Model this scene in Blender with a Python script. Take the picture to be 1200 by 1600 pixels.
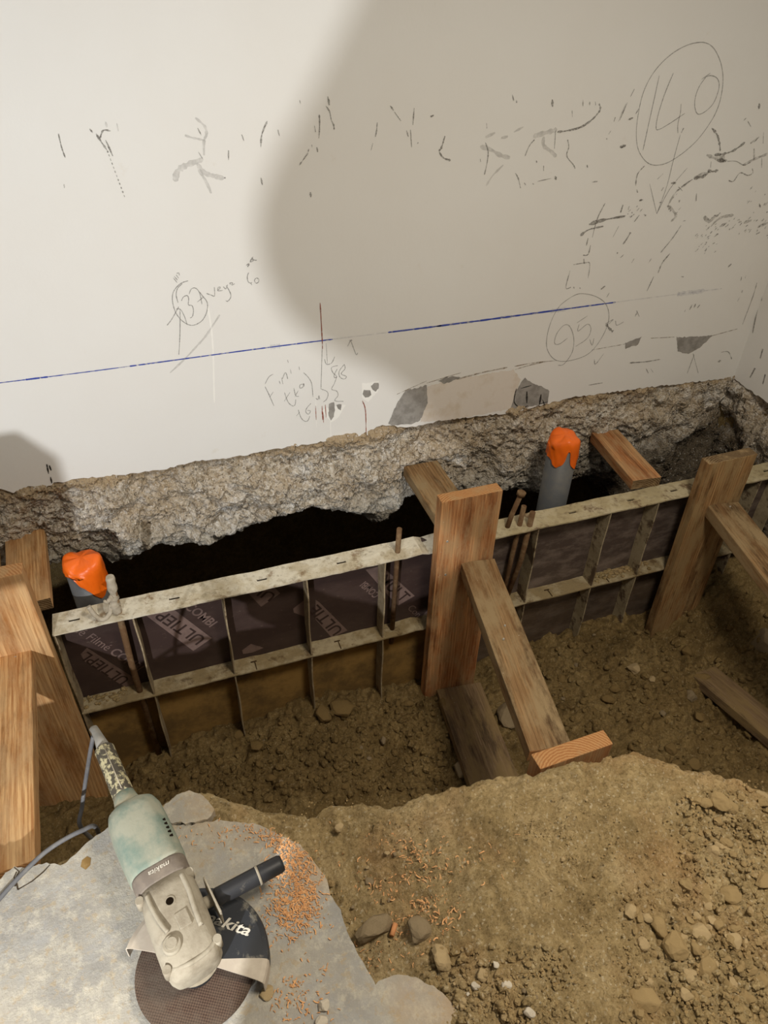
import bpy, bmesh, math, random
import numpy as np
from mathutils import Vector, Matrix, noise as mnoise

for o in list(bpy.data.objects):
    bpy.data.objects.remove(o, do_unlink=True)
SC = bpy.context.scene
COL = SC.collection
random.seed(7)
RNG = np.random.default_rng(11)

# ------------------------------------------------------------------ camera
FOC = 1155.0                       # focal length in pixels of the 1200 x 1600 frame
CAM = np.array([0.0, -2.239, 1.5])
_n = np.array([-40, 1450, 1155.0]); _n /= np.linalg.norm(_n)            # straight down, in camera axes
_d = np.array([4050, -808, 1155.0]); _d -= _n * (_d @ _n); _d /= np.linalg.norm(_d)   # along the wall
_z = -_n
_y = np.cross(_z, _d)
ROT = np.array([_d, _y, _z])       # world = ROT @ camera vector (x right, y down, z forward)
cam = bpy.data.cameras.new('camera')
cam.sensor_fit = 'VERTICAL'; cam.sensor_height = 36.0; cam.lens = 36.0 * FOC / 1600.0
cam.clip_start = 0.02
cam_o = bpy.data.objects.new('camera', cam); COL.objects.link(cam_o)
M = Matrix.Identity(4)
for i in range(3):
    M[i][0] = ROT[i][0]; M[i][1] = -ROT[i][1]; M[i][2] = -ROT[i][2]; M[i][3] = CAM[i]
cam_o.matrix_world = M
SC.camera = cam_o

# ------------------------------------------------------------------ world, lamps, exposure
SC.view_settings.view_transform = 'Standard'; SC.view_settings.look = 'None'
SC.view_settings.gamma = 1.0; SC.view_settings.exposure = 0.0
try: SC.view_settings.use_curve_mapping = False
except Exception: pass
W = bpy.data.worlds.new('world'); SC.world = W; W.use_nodes = True
W.node_tree.nodes['Background'].inputs[0].default_value = (1.0, 0.955, 0.88, 1)
W.node_tree.nodes['Background'].inputs[1].default_value = 0.23

def lamp(name, kind, loc, watts, col, size=0.1, target=None):
    l = bpy.data.lights.new(name, kind); l.energy = watts; l.color = col
    if kind == 'AREA': l.shape = 'DISK'; l.size = size
    else: l.shadow_soft_size = size
    o = bpy.data.objects.new(name, l); COL.objects.link(o); o.location = loc
    if target is not None:
        o.rotation_euler = (Vector(target) - Vector(loc)).to_track_quat('-Z', 'Y').to_euler()
    return o
LAMP = (-0.80, -2.70, 0.76)
lamp('work_lamp_light', 'POINT', LAMP, 162, (0.97, 0.985, 1.0), 0.012)
lamp('warm_fill_light', 'AREA', (0.95, -2.0, 2.30), 33, (1.0, 0.90, 0.75), 0.5, (0.95, -1.7, 0)).data.spread = math.radians(150)  # soft warm overhead fill, added to brighten heap and trench

# ------------------------------------------------------------------ pixel <-> world
def ray(px, py): return ROT @ np.array([px - 600.0, py - 800.0, FOC])
def onz(px, py, z):
    v = ray(px, py); return CAM + v * ((z - CAM[2]) / v[2])
def ony(px, py, y):
    v = ray(px, py); return CAM + v * ((y - CAM[1]) / v[1])
def onx(px, py, x):
    v = ray(px, py); return CAM + v * ((x - CAM[0]) / v[0])
def proj(X, Y, Z):
    d = np.stack([np.asarray(X) - CAM[0], np.asarray(Y) - CAM[1], np.asarray(Z) - CAM[2]], -1) @ ROT
    return 600 + FOC * d[..., 0] / d[..., 2], 800 + FOC * d[..., 1] / d[..., 2]

# ------------------------------------------------------------------ numpy noise
def _hash(ix, iy, seed):
    h = (ix.astype(np.int64) * 374761393 + iy.astype(np.int64) * 668265263 + seed * 974711) & 0xffffffff
    h = ((h ^ (h >> 13)) * 1274126177) & 0xffffffff
    h = h ^ (h >> 16)
    return (h & 0xffff) / 65535.0
def vnoise(x, y, seed=0):
    ix = np.floor(x); iy = np.floor(y); fx = x - ix; fy = y - iy
    fx = fx * fx * fx * (fx * (fx * 6 - 15) + 10); fy = fy * fy * fy * (fy * (fy * 6 - 15) + 10)
    a = _hash(ix, iy, seed); b = _hash(ix + 1, iy, seed); c = _hash(ix, iy + 1, seed); d = _hash(ix + 1, iy + 1, seed)
    return (a * (1 - fx) + b * fx) * (1 - fy) + (c * (1 - fx) + d * fx) * fy - 0.5
def fbm(x, y, f=1.0, octv=5, seed=0, gain=0.5):
    s = 0; a = 1.0
    for k in range(octv):
        s = s + a * vnoise(x * f + 13.7 * k, y * f - 7.3 * k, seed + k); f *= 2.03; a *= gain
    return s
def sstep(a, b, x):
    t = np.clip((x - a) / (b - a), 0, 1); return t * t * (3 - 2 * t)

# ------------------------------------------------------------------ objects
def link(name, me, mat=None, parent=None):
    o = bpy.data.objects.new(name, me); COL.objects.link(o)
    if mat is not None and me is not None and len(me.materials) == 0:
        for m in (mat if isinstance(mat, (list, tuple)) else [mat]): me.materials.append(m)
    if parent is not None: o.parent = parent
    return o
def empty(name, loc=(0, 0, 0)):
    o = bpy.data.objects.new(name, None); COL.objects.link(o); o.location = loc; o.empty_display_size = 0.05
    return o
def tag(o, label=None, cat=None, group=None, kind=None):
    if label: o['label'] = label
    if cat: o['category'] = cat
    if group: o['group'] = group
    if kind: o['kind'] = kind
    return o
def grid_mesh(name, P, mat, smooth=True, parent=None):
    """P: (rows, cols, 3) array of points -> a quad mesh"""
    r, c, _ = P.shape
    me = bpy.data.meshes.new(name)
    idx = np.arange(r * c).reshape(r, c)
    q = np.stack([idx[:-1, :-1], idx[:-1, 1:], idx[1:, 1:], idx[1:, :-1]], -1).reshape(-1, 4)
    me.vertices.add(r * c); me.vertices.foreach_set('co', P.reshape(-1).astype(np.float32))
    me.loops.add(q.size); me.loops.foreach_set('vertex_index', q.reshape(-1).astype(np.int32))
    me.polygons.add(len(q)); me.polygons.foreach_set('loop_start', (np.arange(len(q)) * 4).astype(np.int32))
    me.polygons.foreach_set('loop_total', np.full(len(q), 4, np.int32))
    me.update(calc_edges=True); me.validate()
    if smooth: me.polygons.foreach_set('use_smooth', np.ones(len(me.polygons), bool))
    return link(name, me, mat, parent)
def bm_obj(name, bm, mat, parent=None, smooth=False, loc=None):
    bmesh.ops.recalc_face_normals(bm, faces=bm.faces[:])
    me = bpy.data.meshes.new(name); bm.to_mesh(me); bm.free()
    if smooth: me.polygons.foreach_set('use_smooth', np.ones(len(me.polygons), bool))
    o = link(name, me, mat, parent)
    if loc is not None: o.location = loc
    return o
def add_box(bm, c, s, bevel=0.0, mi=0):
    r = bmesh.ops.create_cube(bm, size=1.0)
    vs = r['verts']
    for v in vs: v.co = Vector((c[0] + v.co.x * s[0], c[1] + v.co.y * s[1], c[2] + v.co.z * s[2]))
    fs = list({f for v in vs for f in v.link_faces})
    for f in fs: f.material_index = mi
    if bevel > 0:
        es = list({e for v in vs for e in v.link_edges})
        bmesh.ops.bevel(bm, geom=es, offset=bevel, segments=2, affect='EDGES', profile=0.6)
def tube(bm, pts, rad, seg=12, caps=True):
    pts = [Vector(p) for p in pts]
    rr = rad if isinstance(rad, (list, tuple)) else [rad] * len(pts)
    rings = []; up = None
    for i, p in enumerate(pts):
        t = (pts[min(i + 1, len(pts) - 1)] - pts[max(i - 1, 0)]).normalized()
        if up is None:
            up = Vector((0, 0, 1)) if abs(t.z) < 0.9 else Vector((1, 0, 0))
        a = t.cross(up).normalized(); b = a.cross(t).normalized(); up = b
        rings.append([bm.verts.new(p + (a * math.cos(2 * math.pi * k / seg) + b * math.sin(2 * math.pi * k / seg)) * rr[i]) for k in range(seg)])
    for i in range(len(rings) - 1):
        for k in range(seg):
            f = bm.faces.new((rings[i][k], rings[i][(k + 1) % seg], rings[i + 1][(k + 1) % seg], rings[i + 1][k])); f.smooth = True
    if caps:
        bm.faces.new(rings[0][::-1]); bm.faces.new(rings[-1])
    return rings
def smooth_path(pts, n=8):
    pts = [Vector(p) for p in pts]; out = []
    for i in range(len(pts) - 1):
        p0 = pts[max(i - 1, 0)]; p1 = pts[i]; p2 = pts[i + 1]; p3 = pts[min(i + 2, len(pts) - 1)]
        for k in range(n):
            t = k / n
            out.append(0.5 * ((2 * p1) + (p2 - p0) * t + (2 * p0 - 5 * p1 + 4 * p2 - p3) * t * t + (3 * p1 - p0 - 3 * p2 + p3) * t ** 3))
    out.append(pts[-1]); return out

# ------------------------------------------------------------------ materials
def srgb(r, g, b):
    f = lambda c: c / 12.92 if c <= 0.04045 else ((c + 0.055) / 1.055) ** 2.4
    return (f(r / 255), f(g / 255), f(b / 255), 1)
class Nt:
    def __init__(s, name, rough=0.8, spec=0.3):
        s.m = bpy.data.materials.new(name); s.m.use_nodes = True
        s.t = s.m.node_tree; s.b = s.t.nodes['Principled BSDF']
        s.b.inputs['Roughness'].default_value = rough
        s.b.inputs['Specular IOR Level'].default_value = spec
        s.tc = s.t.nodes.new('ShaderNodeTexCoord')
    def n(s, typ, **kw):
        nd = s.t.nodes.new('ShaderNode' + typ)
        for k, v in kw.items(): setattr(nd, k, v)
        return nd
    def l(s, a, b): s.t.links.new(a, b)
    def co(s, scale=(1, 1, 1), src='Object', rnd=False, loc=(0, 0, 0)):
        mp = s.n('Mapping'); mp.inputs['Scale'].default_value = scale; mp.inputs['Location'].default_value = loc
        if rnd:
            oi = s.n('ObjectInfo'); vm = s.n('VectorMath', operation='SCALE')
            cb = s.n('CombineXYZ'); 
            for k in range(3): s.l(oi.outputs['Random'], cb.inputs[k])
            s.l(cb.outputs[0], vm.inputs[0]); vm.inputs['Scale'].default_value = 37.0
            ad = s.n('VectorMath', operation='ADD'); s.l(s.tc.outputs[src], ad.inputs[0]); s.l(vm.outputs[0], ad.inputs[1])
            s.l(ad.outputs[0], mp.inputs[0])
        else: s.l(s.tc.outputs[src], mp.inputs[0])
        return mp.outputs[0]
    def noise(s, vec, sc, det=6, rough=0.6, dist=0.0):
        nd = s.n('TexNoise'); s.l(vec, nd.inputs['Vector'])
        nd.inputs['Scale'].default_value = sc; nd.inputs['Detail'].default_value = det
        nd.inputs['Roughness'].default_value = rough; nd.inputs['Distortion'].default_value = dist
        return nd.outputs['Fac']
    def voro(s, vec, sc, feature='F1', out='Distance'):
        nd = s.n('TexVoronoi', feature=feature); s.l(vec, nd.inputs['Vector']); nd.inputs['Scale'].default_value = sc
        return nd.outputs[out]
    def ramp(s, fac, stops):
        r = s.n('ValToRGB'); e = r.color_ramp.elements
        while len(e) < len(stops): e.new(0.5)
        for i, (p, c) in enumerate(stops):
            e[i].position = p
            e[i].color = c if isinstance(c, tuple) else (c, c, c, 1)
        s.l(fac, r.inputs[0]); return r.outputs[0]
    def mix(s, fac, a, b, typ='MIX'):
        m = s.n('MixRGB', blend_type=typ)
        for k, v in ((0, fac), (1, a), (2, b)):
            if isinstance(v, (int, float)): m.inputs[k].default_value = v
            elif isinstance(v, tuple): m.inputs[k].default_value = v
            else: s.l(v, m.inputs[k])
        return m.outputs[0]
    def math(s, op, a, b=0.0):
        m = s.n('Math', operation=op)
        for k, v in ((0, a), (1, b)):
            if isinstance(v, (int, float)): m.inputs[k].default_value = v
            else: s.l(v, m.inputs[k])
        return m.outputs[0]
    def sepz(s, ax=2, src='Object'):
        x = s.n('SeparateXYZ'); s.l(s.tc.outputs[src], x.inputs[0]); return x.outputs[ax]
    def col(s, c): s.l(c, s.b.inputs['Base Color'])
    def setcol(s, c): s.b.inputs['Base Color'].default_value = c
    def bump(s, h, st=0.3, d=0.01):
        b = s.n('Bump'); b.inputs['Strength'].default_value = st; b.inputs['Distance'].default_value = d
        s.l(h, b.inputs['Height']); s.l(b.outputs[0], s.b.inputs['Normal'])

def m_plaster():
    k = Nt('painted_plaster', 0.75, 0.25); c = k.co()
    big = k.noise(c, 1.3, 4); mid = k.noise(c, 9, 6, 0.65); fine = k.noise(c, 60, 3)
    col = k.mix(k.ramp(big, [(0.3, 0.0), (0.75, 1.0)]), srgb(231, 230, 226), srgb(226, 223, 217))
    col = k.mix(k.ramp(mid, [(0.66, 0.0), (0.82, 0.45)]), col, srgb(205, 190, 165))
    col = k.mix(k.ramp(k.noise(k.co(loc=(4, 2, 7)), 17, 5), [(0.72, 0.0), (0.80, 0.5)]), col, srgb(240, 239, 236))
    k.col(col); k.bump(k.mix(0.5, mid, fine), 0.12, 0.006); return k.m
def m_concrete():
    k = Nt('rough_concrete', 0.95, 0.1); c = k.co()
    z = k.sepz(2); x = k.sepz(0)
    big = k.noise(c, 5, 5); wn = k.n('TexNoise'); k.l(c, wn.inputs['Vector']); wn.inputs['Scale'].default_value = 40; wn.inputs['Detail'].default_value = 4
    wv = k.mix(0.035, c, wn.outputs['Color'], 'ADD')
    v = k.voro(wv, 52, 'F1', 'Color'); v2 = k.voro(wv, 130, 'F1', 'Color')
    bw = k.n('RGBToBW'); k.l(v, bw.inputs[0]); bw2 = k.n('RGBToBW'); k.l(v2, bw2.inputs[0])
    agg = k.ramp(bw.outputs[0], [(0.12, srgb(104, 92, 76)), (0.36, srgb(188, 174, 152)), (0.62, srgb(212, 202, 184)), (0.85, srgb(232, 228, 220))])
    agg2 = k.ramp(bw2.outputs[0], [(0.12, srgb(84, 74, 62)), (0.5, srgb(196, 182, 160)), (0.85, srgb(236, 232, 224))])
    col = k.mix(0.5, agg, agg2)
    col = k.mix(k.ramp(big, [(0.40, 0.0), (0.62, 0.55)]), col, srgb(182, 160, 128))
    wh = k.noise(k.co(loc=(3, 0, 1)), 7, 5, 0.7)
    col = k.mix(k.ramp(wh, [(0.56, 0.0), (0.74, 0.75)]), col, srgb(236, 234, 230))
    # tan mortar strip just below the plaster, dark earth-stained rock low down on the right
    top = k.math('ADD', z, k.math('MULTIPLY', k.noise(c, 14, 4), 0.09))
    col = k.mix(k.ramp(top, [(0.0, 0.0), (0.02, 0.85)]), col, srgb(172, 150, 118))
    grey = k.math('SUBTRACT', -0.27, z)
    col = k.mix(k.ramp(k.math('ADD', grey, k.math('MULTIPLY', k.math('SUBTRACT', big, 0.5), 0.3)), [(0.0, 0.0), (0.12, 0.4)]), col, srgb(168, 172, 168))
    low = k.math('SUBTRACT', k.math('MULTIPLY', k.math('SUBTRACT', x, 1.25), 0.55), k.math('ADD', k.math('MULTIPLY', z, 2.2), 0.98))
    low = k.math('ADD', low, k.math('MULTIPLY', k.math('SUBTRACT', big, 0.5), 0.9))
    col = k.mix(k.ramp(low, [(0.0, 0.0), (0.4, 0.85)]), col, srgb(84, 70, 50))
    pit = k.noise(k.co(loc=(6, 6, 6)), 105, 4, 0.7)
    col = k.mix(k.ramp(pit, [(0.34, 0.85), (0.42, 0.0)]), col, srgb(66, 56, 44))
    col = k.mix(k.ramp(k.noise(k.co(loc=(8, 1, 6)), 85, 4, 0.7), [(0.60, 0.0), (0.68, 0.7)]), col, srgb(238, 235, 230))
    k.col(col)
    h = k.mix(0.5, k.noise(c, 70, 5, 0.75), k.voro(c, 120)); k.bump(h, 1.0, 0.012); return k.m
def m_soil(name, cols, red=0.0, bumpd=0.006):
    k = Nt(name, 1.0, 0.05); c = k.co()
    a = k.noise(c, 7, 6, 0.65); b = k.noise(c, 45, 5, 0.7); d = k.voro(c, 170)
    col = k.ramp(a, [(0.25, cols[0]), (0.5, cols[1]), (0.75, cols[2])])
    col = k.mix(k.ramp(b, [(0.35, 0.55), (0.6, 0.0)]), col, cols[0])
    sp = k.voro(c, 240, 'F1', 'Color'); bw = k.n('RGBToBW'); k.l(sp, bw.inputs[0])
    col = k.mix(k.ramp(bw.outputs[0], [(0.80, 0.0), (0.90, 0.45)]), col, cols[3])
    if red:
        col = k.mix(k.ramp(k.noise(k.co(loc=(1, 5, 2)), 4.5, 3), [(0.52, 0.0), (0.68, red)]), col, srgb(180, 132, 86))
    f2 = k.noise(c, 150, 5, 0.8)
    col = k.mix(k.ramp(f2, [(0.36, 0.6), (0.50, 0.0)]), col, k.mix(1.0, cols[0], (0.55, 0.52, 0.46, 1), 'MULTIPLY'))
    col = k.mix(k.ramp(f2, [(0.58, 0.0), (0.70, 0.45)]), col, cols[3])
    k.col(col); k.bump(k.mix(0.6, b, f2), 1.0, bumpd * 1.6); return k.m
def m_slab():
    k = Nt('concrete_slab', 0.85, 0.2); c = k.co()
    a = k.noise(c, 4, 6, 0.6); b = k.noise(c, 24, 6, 0.7)
    col = k.ramp(a, [(0.3, srgb(138, 135, 129)), (0.5, srgb(160, 155, 144)), (0.72, srgb(174, 166, 150))])
    col = k.mix(k.ramp(b, [(0.50, 0.0), (0.68, 0.6)]), col, srgb(192, 184, 166))
    col = k.mix(k.ramp(k.noise(k.co(loc=(3, 1, 0)), 60, 4), [(0.55, 0.0), (0.63, 0.5)]), col, srgb(170, 150, 116))
    col = k.mix(k.ramp(k.noise(k.co(loc=(9, 4, 0)), 32, 7, 0.8), [(0.50, 0.0), (0.62, 0.6)]), col, srgb(196, 188, 170))
    col = k.mix(k.ramp(k.noise(k.co(loc=(2, 8, 0)), 7, 7, 0.75), [(0.50, 0.0), (0.62, 0.55)]), col, srgb(158, 158, 156))
    x = k.sepz(0); y = k.sepz(1)
    dust = k.math('SUBTRACT', k.math('ADD', k.math('MULTIPLY', x, 2.6), k.math('MULTIPLY', y, 1.5)), -2.15)
    dust = k.math('ADD', dust, k.math('MULTIPLY', k.math('SUBTRACT', a, 0.5), 1.6))
    col = k.mix(k.ramp(dust, [(0.0, 0.0), (0.45, 0.75)]), col, srgb(172, 140, 98))
    k.col(col); k.bump(k.mix(0.5, b, k.noise(c, 150, 5, 0.7)), 0.6, 0.006); return k.m
def m_wood(name, base, dark, light, dust=0.25, dustcol=(160, 142, 112), grain=1.0, rough=0.75):
    """grain runs along local X"""
    k = Nt(name, rough, 0.2)
    c = k.co((1.0, 9.0, 9.0), rnd=True)
    ring = k.n('TexWave', wave_type='BANDS', bands_direction='Y'); k.l(k.co((0.30, 1.0, 1.2), rnd=True), ring.inputs[0])
    ring.inputs['Scale'].default_value = 26 * grain; ring.inputs['Distortion'].default_value = 5.0
    ring.inputs['Detail'].default_value = 3; ring.inputs['Detail Scale'].default_value = 0.8
    f = k.noise(k.co((2.0, 70.0, 70.0), rnd=True), 2.2, 5, 0.65)
    blot = k.noise(c, 1.6, 4, 0.6)
    col = k.mix(k.ramp(k.noise(k.co((0.5, 26.0, 26.0), rnd=True), 1.6, 4, 0.6), [(0.35, 0.0), (0.68, 1.0)]), srgb(*base), srgb(*light))
    col = k.mix(k.ramp(ring.outputs['Fac'], [(0.05, 0.42), (0.45, 0.0)]), col, srgb(*dark))
    col = k.mix(k.ramp(f, [(0.38, 0.8), (0.57, 0.0)]), col, srgb(*dark))
    col = k.mix(k.ramp(blot, [(0.46, 0.0), (0.62, 0.65)]), col, srgb(*dark))
    dn = k.noise(k.co((0.7, 2.2, 2.2), rnd=True), 8, 7, 0.72)
    gm = k.noise(k.co((0.30, 2.0, 2.0), rnd=True, loc=(7, 3, 1)), 9, 7, 0.7)
    col = k.mix(k.ramp(gm, [(0.50, 0.0), (0.63, 0.30 + dust)]), col, srgb(*[int(c * .66) for c in dark]))
    col = k.mix(k.ramp(dn, [(0.43, 0.0), (0.60, min(1.0, dust * 1.9))]), col, srgb(*dustcol))
    sp = k.noise(k.co((1, 1, 1), rnd=True), 95, 2); col = k.mix(k.ramp(sp, [(0.74, 0.0), (0.78, 0.7)]), col, srgb(205, 195, 178))
    k.col(col); k.bump(k.mix(0.5, f, dn), 0.35, 0.003); return k.m
def m_endgrain(name, base, dark):
    k = Nt(name, 0.85, 0.15); c = k.co((1, 1, 1))
    w = k.n('TexWave', wave_type='RINGS', rings_direction='X'); k.l(k.co((1, 1, 1), loc=(0, 0.04, 0.09)), w.inputs[0])
    w.inputs['Scale'].default_value = 38; w.inputs['Distortion'].default_value = 2.5; w.inputs['Detail Scale'].default_value = 3.0
    col = k.ramp(w.outputs['Fac'], [(0.2, srgb(*dark)), (0.8, srgb(*base))])
    col = k.mix(k.ramp(k.noise(c, 22, 5), [(0.5, 0.0), (0.7, 0.6)]), col, srgb(176, 150, 110))
    k.col(col); k.bump(w.outputs['Fac'], 0.3, 0.002); return k.m
def m_plain(name, c, rough=0.6, spec=0.4, var=None, vs=12, metal=0.0, bump=0.0, bs=60, lo=0.45, hi=0.7, amt=0.7):
    k = Nt(name, rough, spec); k.b.inputs['Metallic'].default_value = metal
    v = k.co()
    if var: k.col(k.mix(k.ramp(k.noise(v, vs, 6, 0.65), [(lo, 0.0), (hi, amt)]), srgb(*c), srgb(*var)))
    else: k.setcol(srgb(*c))
    if bump: k.bump(k.noise(v, bs, 5), bump, 0.004)
    return k.m
def m_rail(name, base, spl, rust, rt=.57):
    k = Nt(name, 0.8, 0.25); v = k.co()
    a = k.noise(v, 10, 6, 0.7); b = k.noise(v, 42, 5, 0.7); r = k.noise(k.co(loc=(5, 3, 1)), 13, 6, 0.7)
    col = k.mix(k.ramp(a, [(0.44, 0.0), (0.56, 0.85)]), srgb(*base), srgb(*spl))
    col = k.mix(k.ramp(b, [(0.35, 0.5), (0.5, 0.0)]), col, srgb(122, 108, 82))
    col = k.mix(k.ramp(r, [(rt, 0.0), (rt + .08, 0.75)]), col, srgb(*rust))
    k.col(col); k.bump(k.mix(0.5, a, b), 0.6, 0.006); return k.m
def m_face(name, base, haze, mud, mudz, mudamt):
    """film-faced plywood: concrete haze, scratches, caked mud low down"""
    k = Nt(name, 0.45, 0.35); v = k.co()
    a = k.noise(k.co((1, 1, 2.2)), 6, 6, 0.7); z = k.sepz(2)
    col = k.mix(k.ramp(a, [(0.44, 0.0), (0.62, 0.7)]), srgb(*base), srgb(*haze))
    sc = k.noise(k.co((14, 1, 40)), 3.0, 4, 0.6)
    col = k.mix(k.ramp(sc, [(0.66, 0.0), (0.74, 0.35)]), col, srgb(150, 135, 120))
    m = k.math('ADD', k.math('SUBTRACT', mudz, z), k.math('MULTIPLY', k.math('SUBTRACT', k.noise(v, 5, 5), 0.5), 0.16))
    m = k.ramp(m, [(0.0, 0.0), (0.05, mudamt)])
    md = k.mix(k.ramp(k.noise(k.co(loc=(2, 2, 5)), 4, 6, 0.7), [(0.42, 0.0), (0.60, 0.75)]), srgb(*mud), srgb(*[int(q * .55) for q in mud]))
    col = k.mix(m, col, md); k.col(col)
    rr = k.n('MapRange'); k.l(m, rr.inputs[0]); rr.inputs[3].default_value = 0.42; rr.inputs[4].default_value = 0.95
    k.l(rr.outputs[0], k.b.inputs['Roughness']); k.bump(a, 0.15, 0.004); return k.m
def m_mark(name, c, alpha, sc=160, soft=0.25, sp=0.0):
    """graphite / dirt rubbed on a surface: broken up by a noise, the wall shows between"""
    k = Nt(name, 0.9, 0.1); k.setcol(srgb(*c))
    tr = k.n('BsdfTransparent'); mx = k.n('MixShader')
    f = k.ramp(k.noise(k.co(), sc, 3), [(0.5 - soft - sp, 0.0), (0.5 + soft - sp, alpha)])
    k.l(f, mx.inputs[0]); k.l(tr.outputs[0], mx.inputs[1]); k.l(k.b.outputs[0], mx.inputs[2])
    k.l(mx.outputs[0], k.t.nodes['Material Output'].inputs['Surface']); return k.m

PLASTER = m_plaster(); CONC = m_concrete(); SLAB = m_slab()
S_DRY = m_soil('dry_ochre_soil', (srgb(132, 112, 76), srgb(180, 157, 113), srgb(202, 180, 138), srgb(226, 214, 186)), red=0.28)
S_DAMP = m_soil('damp_brown_soil', (srgb(98, 80, 50), srgb(142, 119, 78), srgb(166, 143, 98), srgb(182, 166, 132)))
W_FRESH = m_wood('sawn_pine', (212, 166, 112), (160, 106, 58), (232, 192, 138), 0.22, (200, 170, 128))
W_ORANGE = m_wood('orange_weathered_pine', (206, 146, 94), (140, 86, 50), (222, 170, 116), 0.36, (176, 146, 106))
W_DUSTY = m_wood('dusty_timber', (146, 114, 76), (104, 76, 48), (164, 132, 92), 0.55, (150, 128, 94))
W_DARK = m_wood('dark_damp_timber', (168, 128, 82), (108, 76, 46), (190, 152, 104), 0.45, (160, 134, 94))
W_SOLE = m_wood('muddy_board', (136, 112, 84), (106, 84, 60), (148, 126, 96), 0.55, (134, 112, 76))
END_O = m_endgrain('orange_end_grain', (190, 144, 96), (168, 116, 72))
END_D = m_endgrain('grey_end_grain', (128, 108, 80), (92, 70, 46))
RAIL1 = m_rail('splashed_cream_steel', (186, 174, 148), (212, 205, 186), (120, 94, 62))
RAIL2 = m_rail('dusty_cream_steel', (170, 156, 122), (186, 174, 144), (88, 58, 36))
RAILM = m_rail('dirty_cream_steel', (146, 128, 94), (176, 162, 132), (92, 70, 44))
RIBM = m_rail('rusty_cream_steel', (140, 124, 98), (168, 152, 124), (82, 54, 34))
RIB2 = m_rail('worn_cream_steel', (160, 146, 118), (172, 158, 130), (64, 38, 24), .51)
RUST = m_plain('rusted_bar', (104, 78, 54), 0.85, 0.2, (150, 128, 96), 30, bump=0.5, bs=120)
CAKE = m_plain('caked_cement', (178, 168, 150), 0.95, 0.1, (142, 128, 106), 40, bump=0.8, bs=90)
SLOTM = m_plain('dark_slot_strip', (78, 62, 44), 1.0, 0.0)
DARKGAP = m_plain('dark_slot', (26, 20, 14), 1.0, 0.0)
FACE1 = m_face('film_faced_plywood', (64, 50, 47), (76, 62, 57), (160, 126, 68), -0.70, 0.92)
FACE2 = m_face('hazed_film_faced_plywood', (84, 72, 66), (138, 124, 114), (92, 74, 50), -0.72, 0.55)
PRINT = m_plain('pale_film_print', (122, 102, 95), 0.6, 0.3, (98, 80, 74), 30)
PRINTD = m_plain('dark_film_print', (58, 44, 40), 0.6, 0.3)
TAPE = m_plain('orange_tape', (246, 112, 22), 0.38, 0.5, (226, 92, 14), 9, bump=0.25, bs=25)
PVC = m_plain('grey_plastic_pipe', (92, 94, 96), 0.5, 0.4, (116, 112, 104), 14)
STEEL_N = m_plain('nail_steel', (190, 186, 176), 0.45, 0.5, metal=0.6)

# ------------------------------------------------------------------ setting: walls
XR = 2.445
def ragged(pts, step=0.012, amp=0.004):
    out = []
    for a, b in zip(pts[:-1], pts[1:]):
        n = max(1, int(math.hypot(b[0] - a[0], b[1] - a[1]) / step))
        for k in range(n):
            t = k / n
            out.append((a[0] + (b[0] - a[0]) * t + random.uniform(-amp, amp) * 0.4, a[1] + (b[1] - a[1]) * t + random.uniform(-amp, amp)))
    out.append(pts[-1]); return out
pl = [(0, 763), (20, 769), (45, 761), (70, 763), (85, 755), (120, 749), (180, 742), (250, 735), (300, 722), (380, 712), (440, 700), (520, 688), (560, 681),
      (598, 664), (640, 668), (700, 655), (800, 645), (850, 632), (900, 620), (1000, 607), (1100, 595), (1147, 588)]
edge = [(-2.4, -0.03)] + [(float(ony(x, y, 0)[0]), float(ony(x, y, 0)[2])) for x, y in pl]
edge[-1] = (XR, -0.035)
edge = ragged(edge)
bm = bmesh.new()
outl = edge + [(XR, 2.6), (-2.4, 2.6)]
f = bm.faces.new([bm.verts.new((x, 0, z)) for x, z in outl])
r = bmesh.ops.extrude_face_region(bm, geom=[f])
bmesh.ops.translate(bm, vec=(0, 0.03, 0), verts=[g for g in r['geom'] if isinstance(g, bmesh.types.BMVert)])
wall_back = tag(bm_obj('wall_back', bm, PLASTER), 'white plastered wall with pencil writing above the trench', kind='structure')
bm = bmesh.new()
e2 = ragged([(-2.6, -0.03), (-1.0, -0.04), (-0.4, -0.05), (0.0, -0.035)])
f = bm.faces.new([bm.verts.new((XR, y, z)) for y, z in e2 + [(0, 2.6), (-2.6, 2.6)]])
r = bmesh.ops.extrude_face_region(bm, geom=[f])
bmesh.ops.translate(bm, vec=(0.03, 0, 0), verts=[g for g in r['geom'] if isinstance(g, bmesh.types.BMVert)])
wall_right = tag(bm_obj('wall_right', bm, PLASTER), 'white plastered side wall at the right edge', kind='structure')

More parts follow.
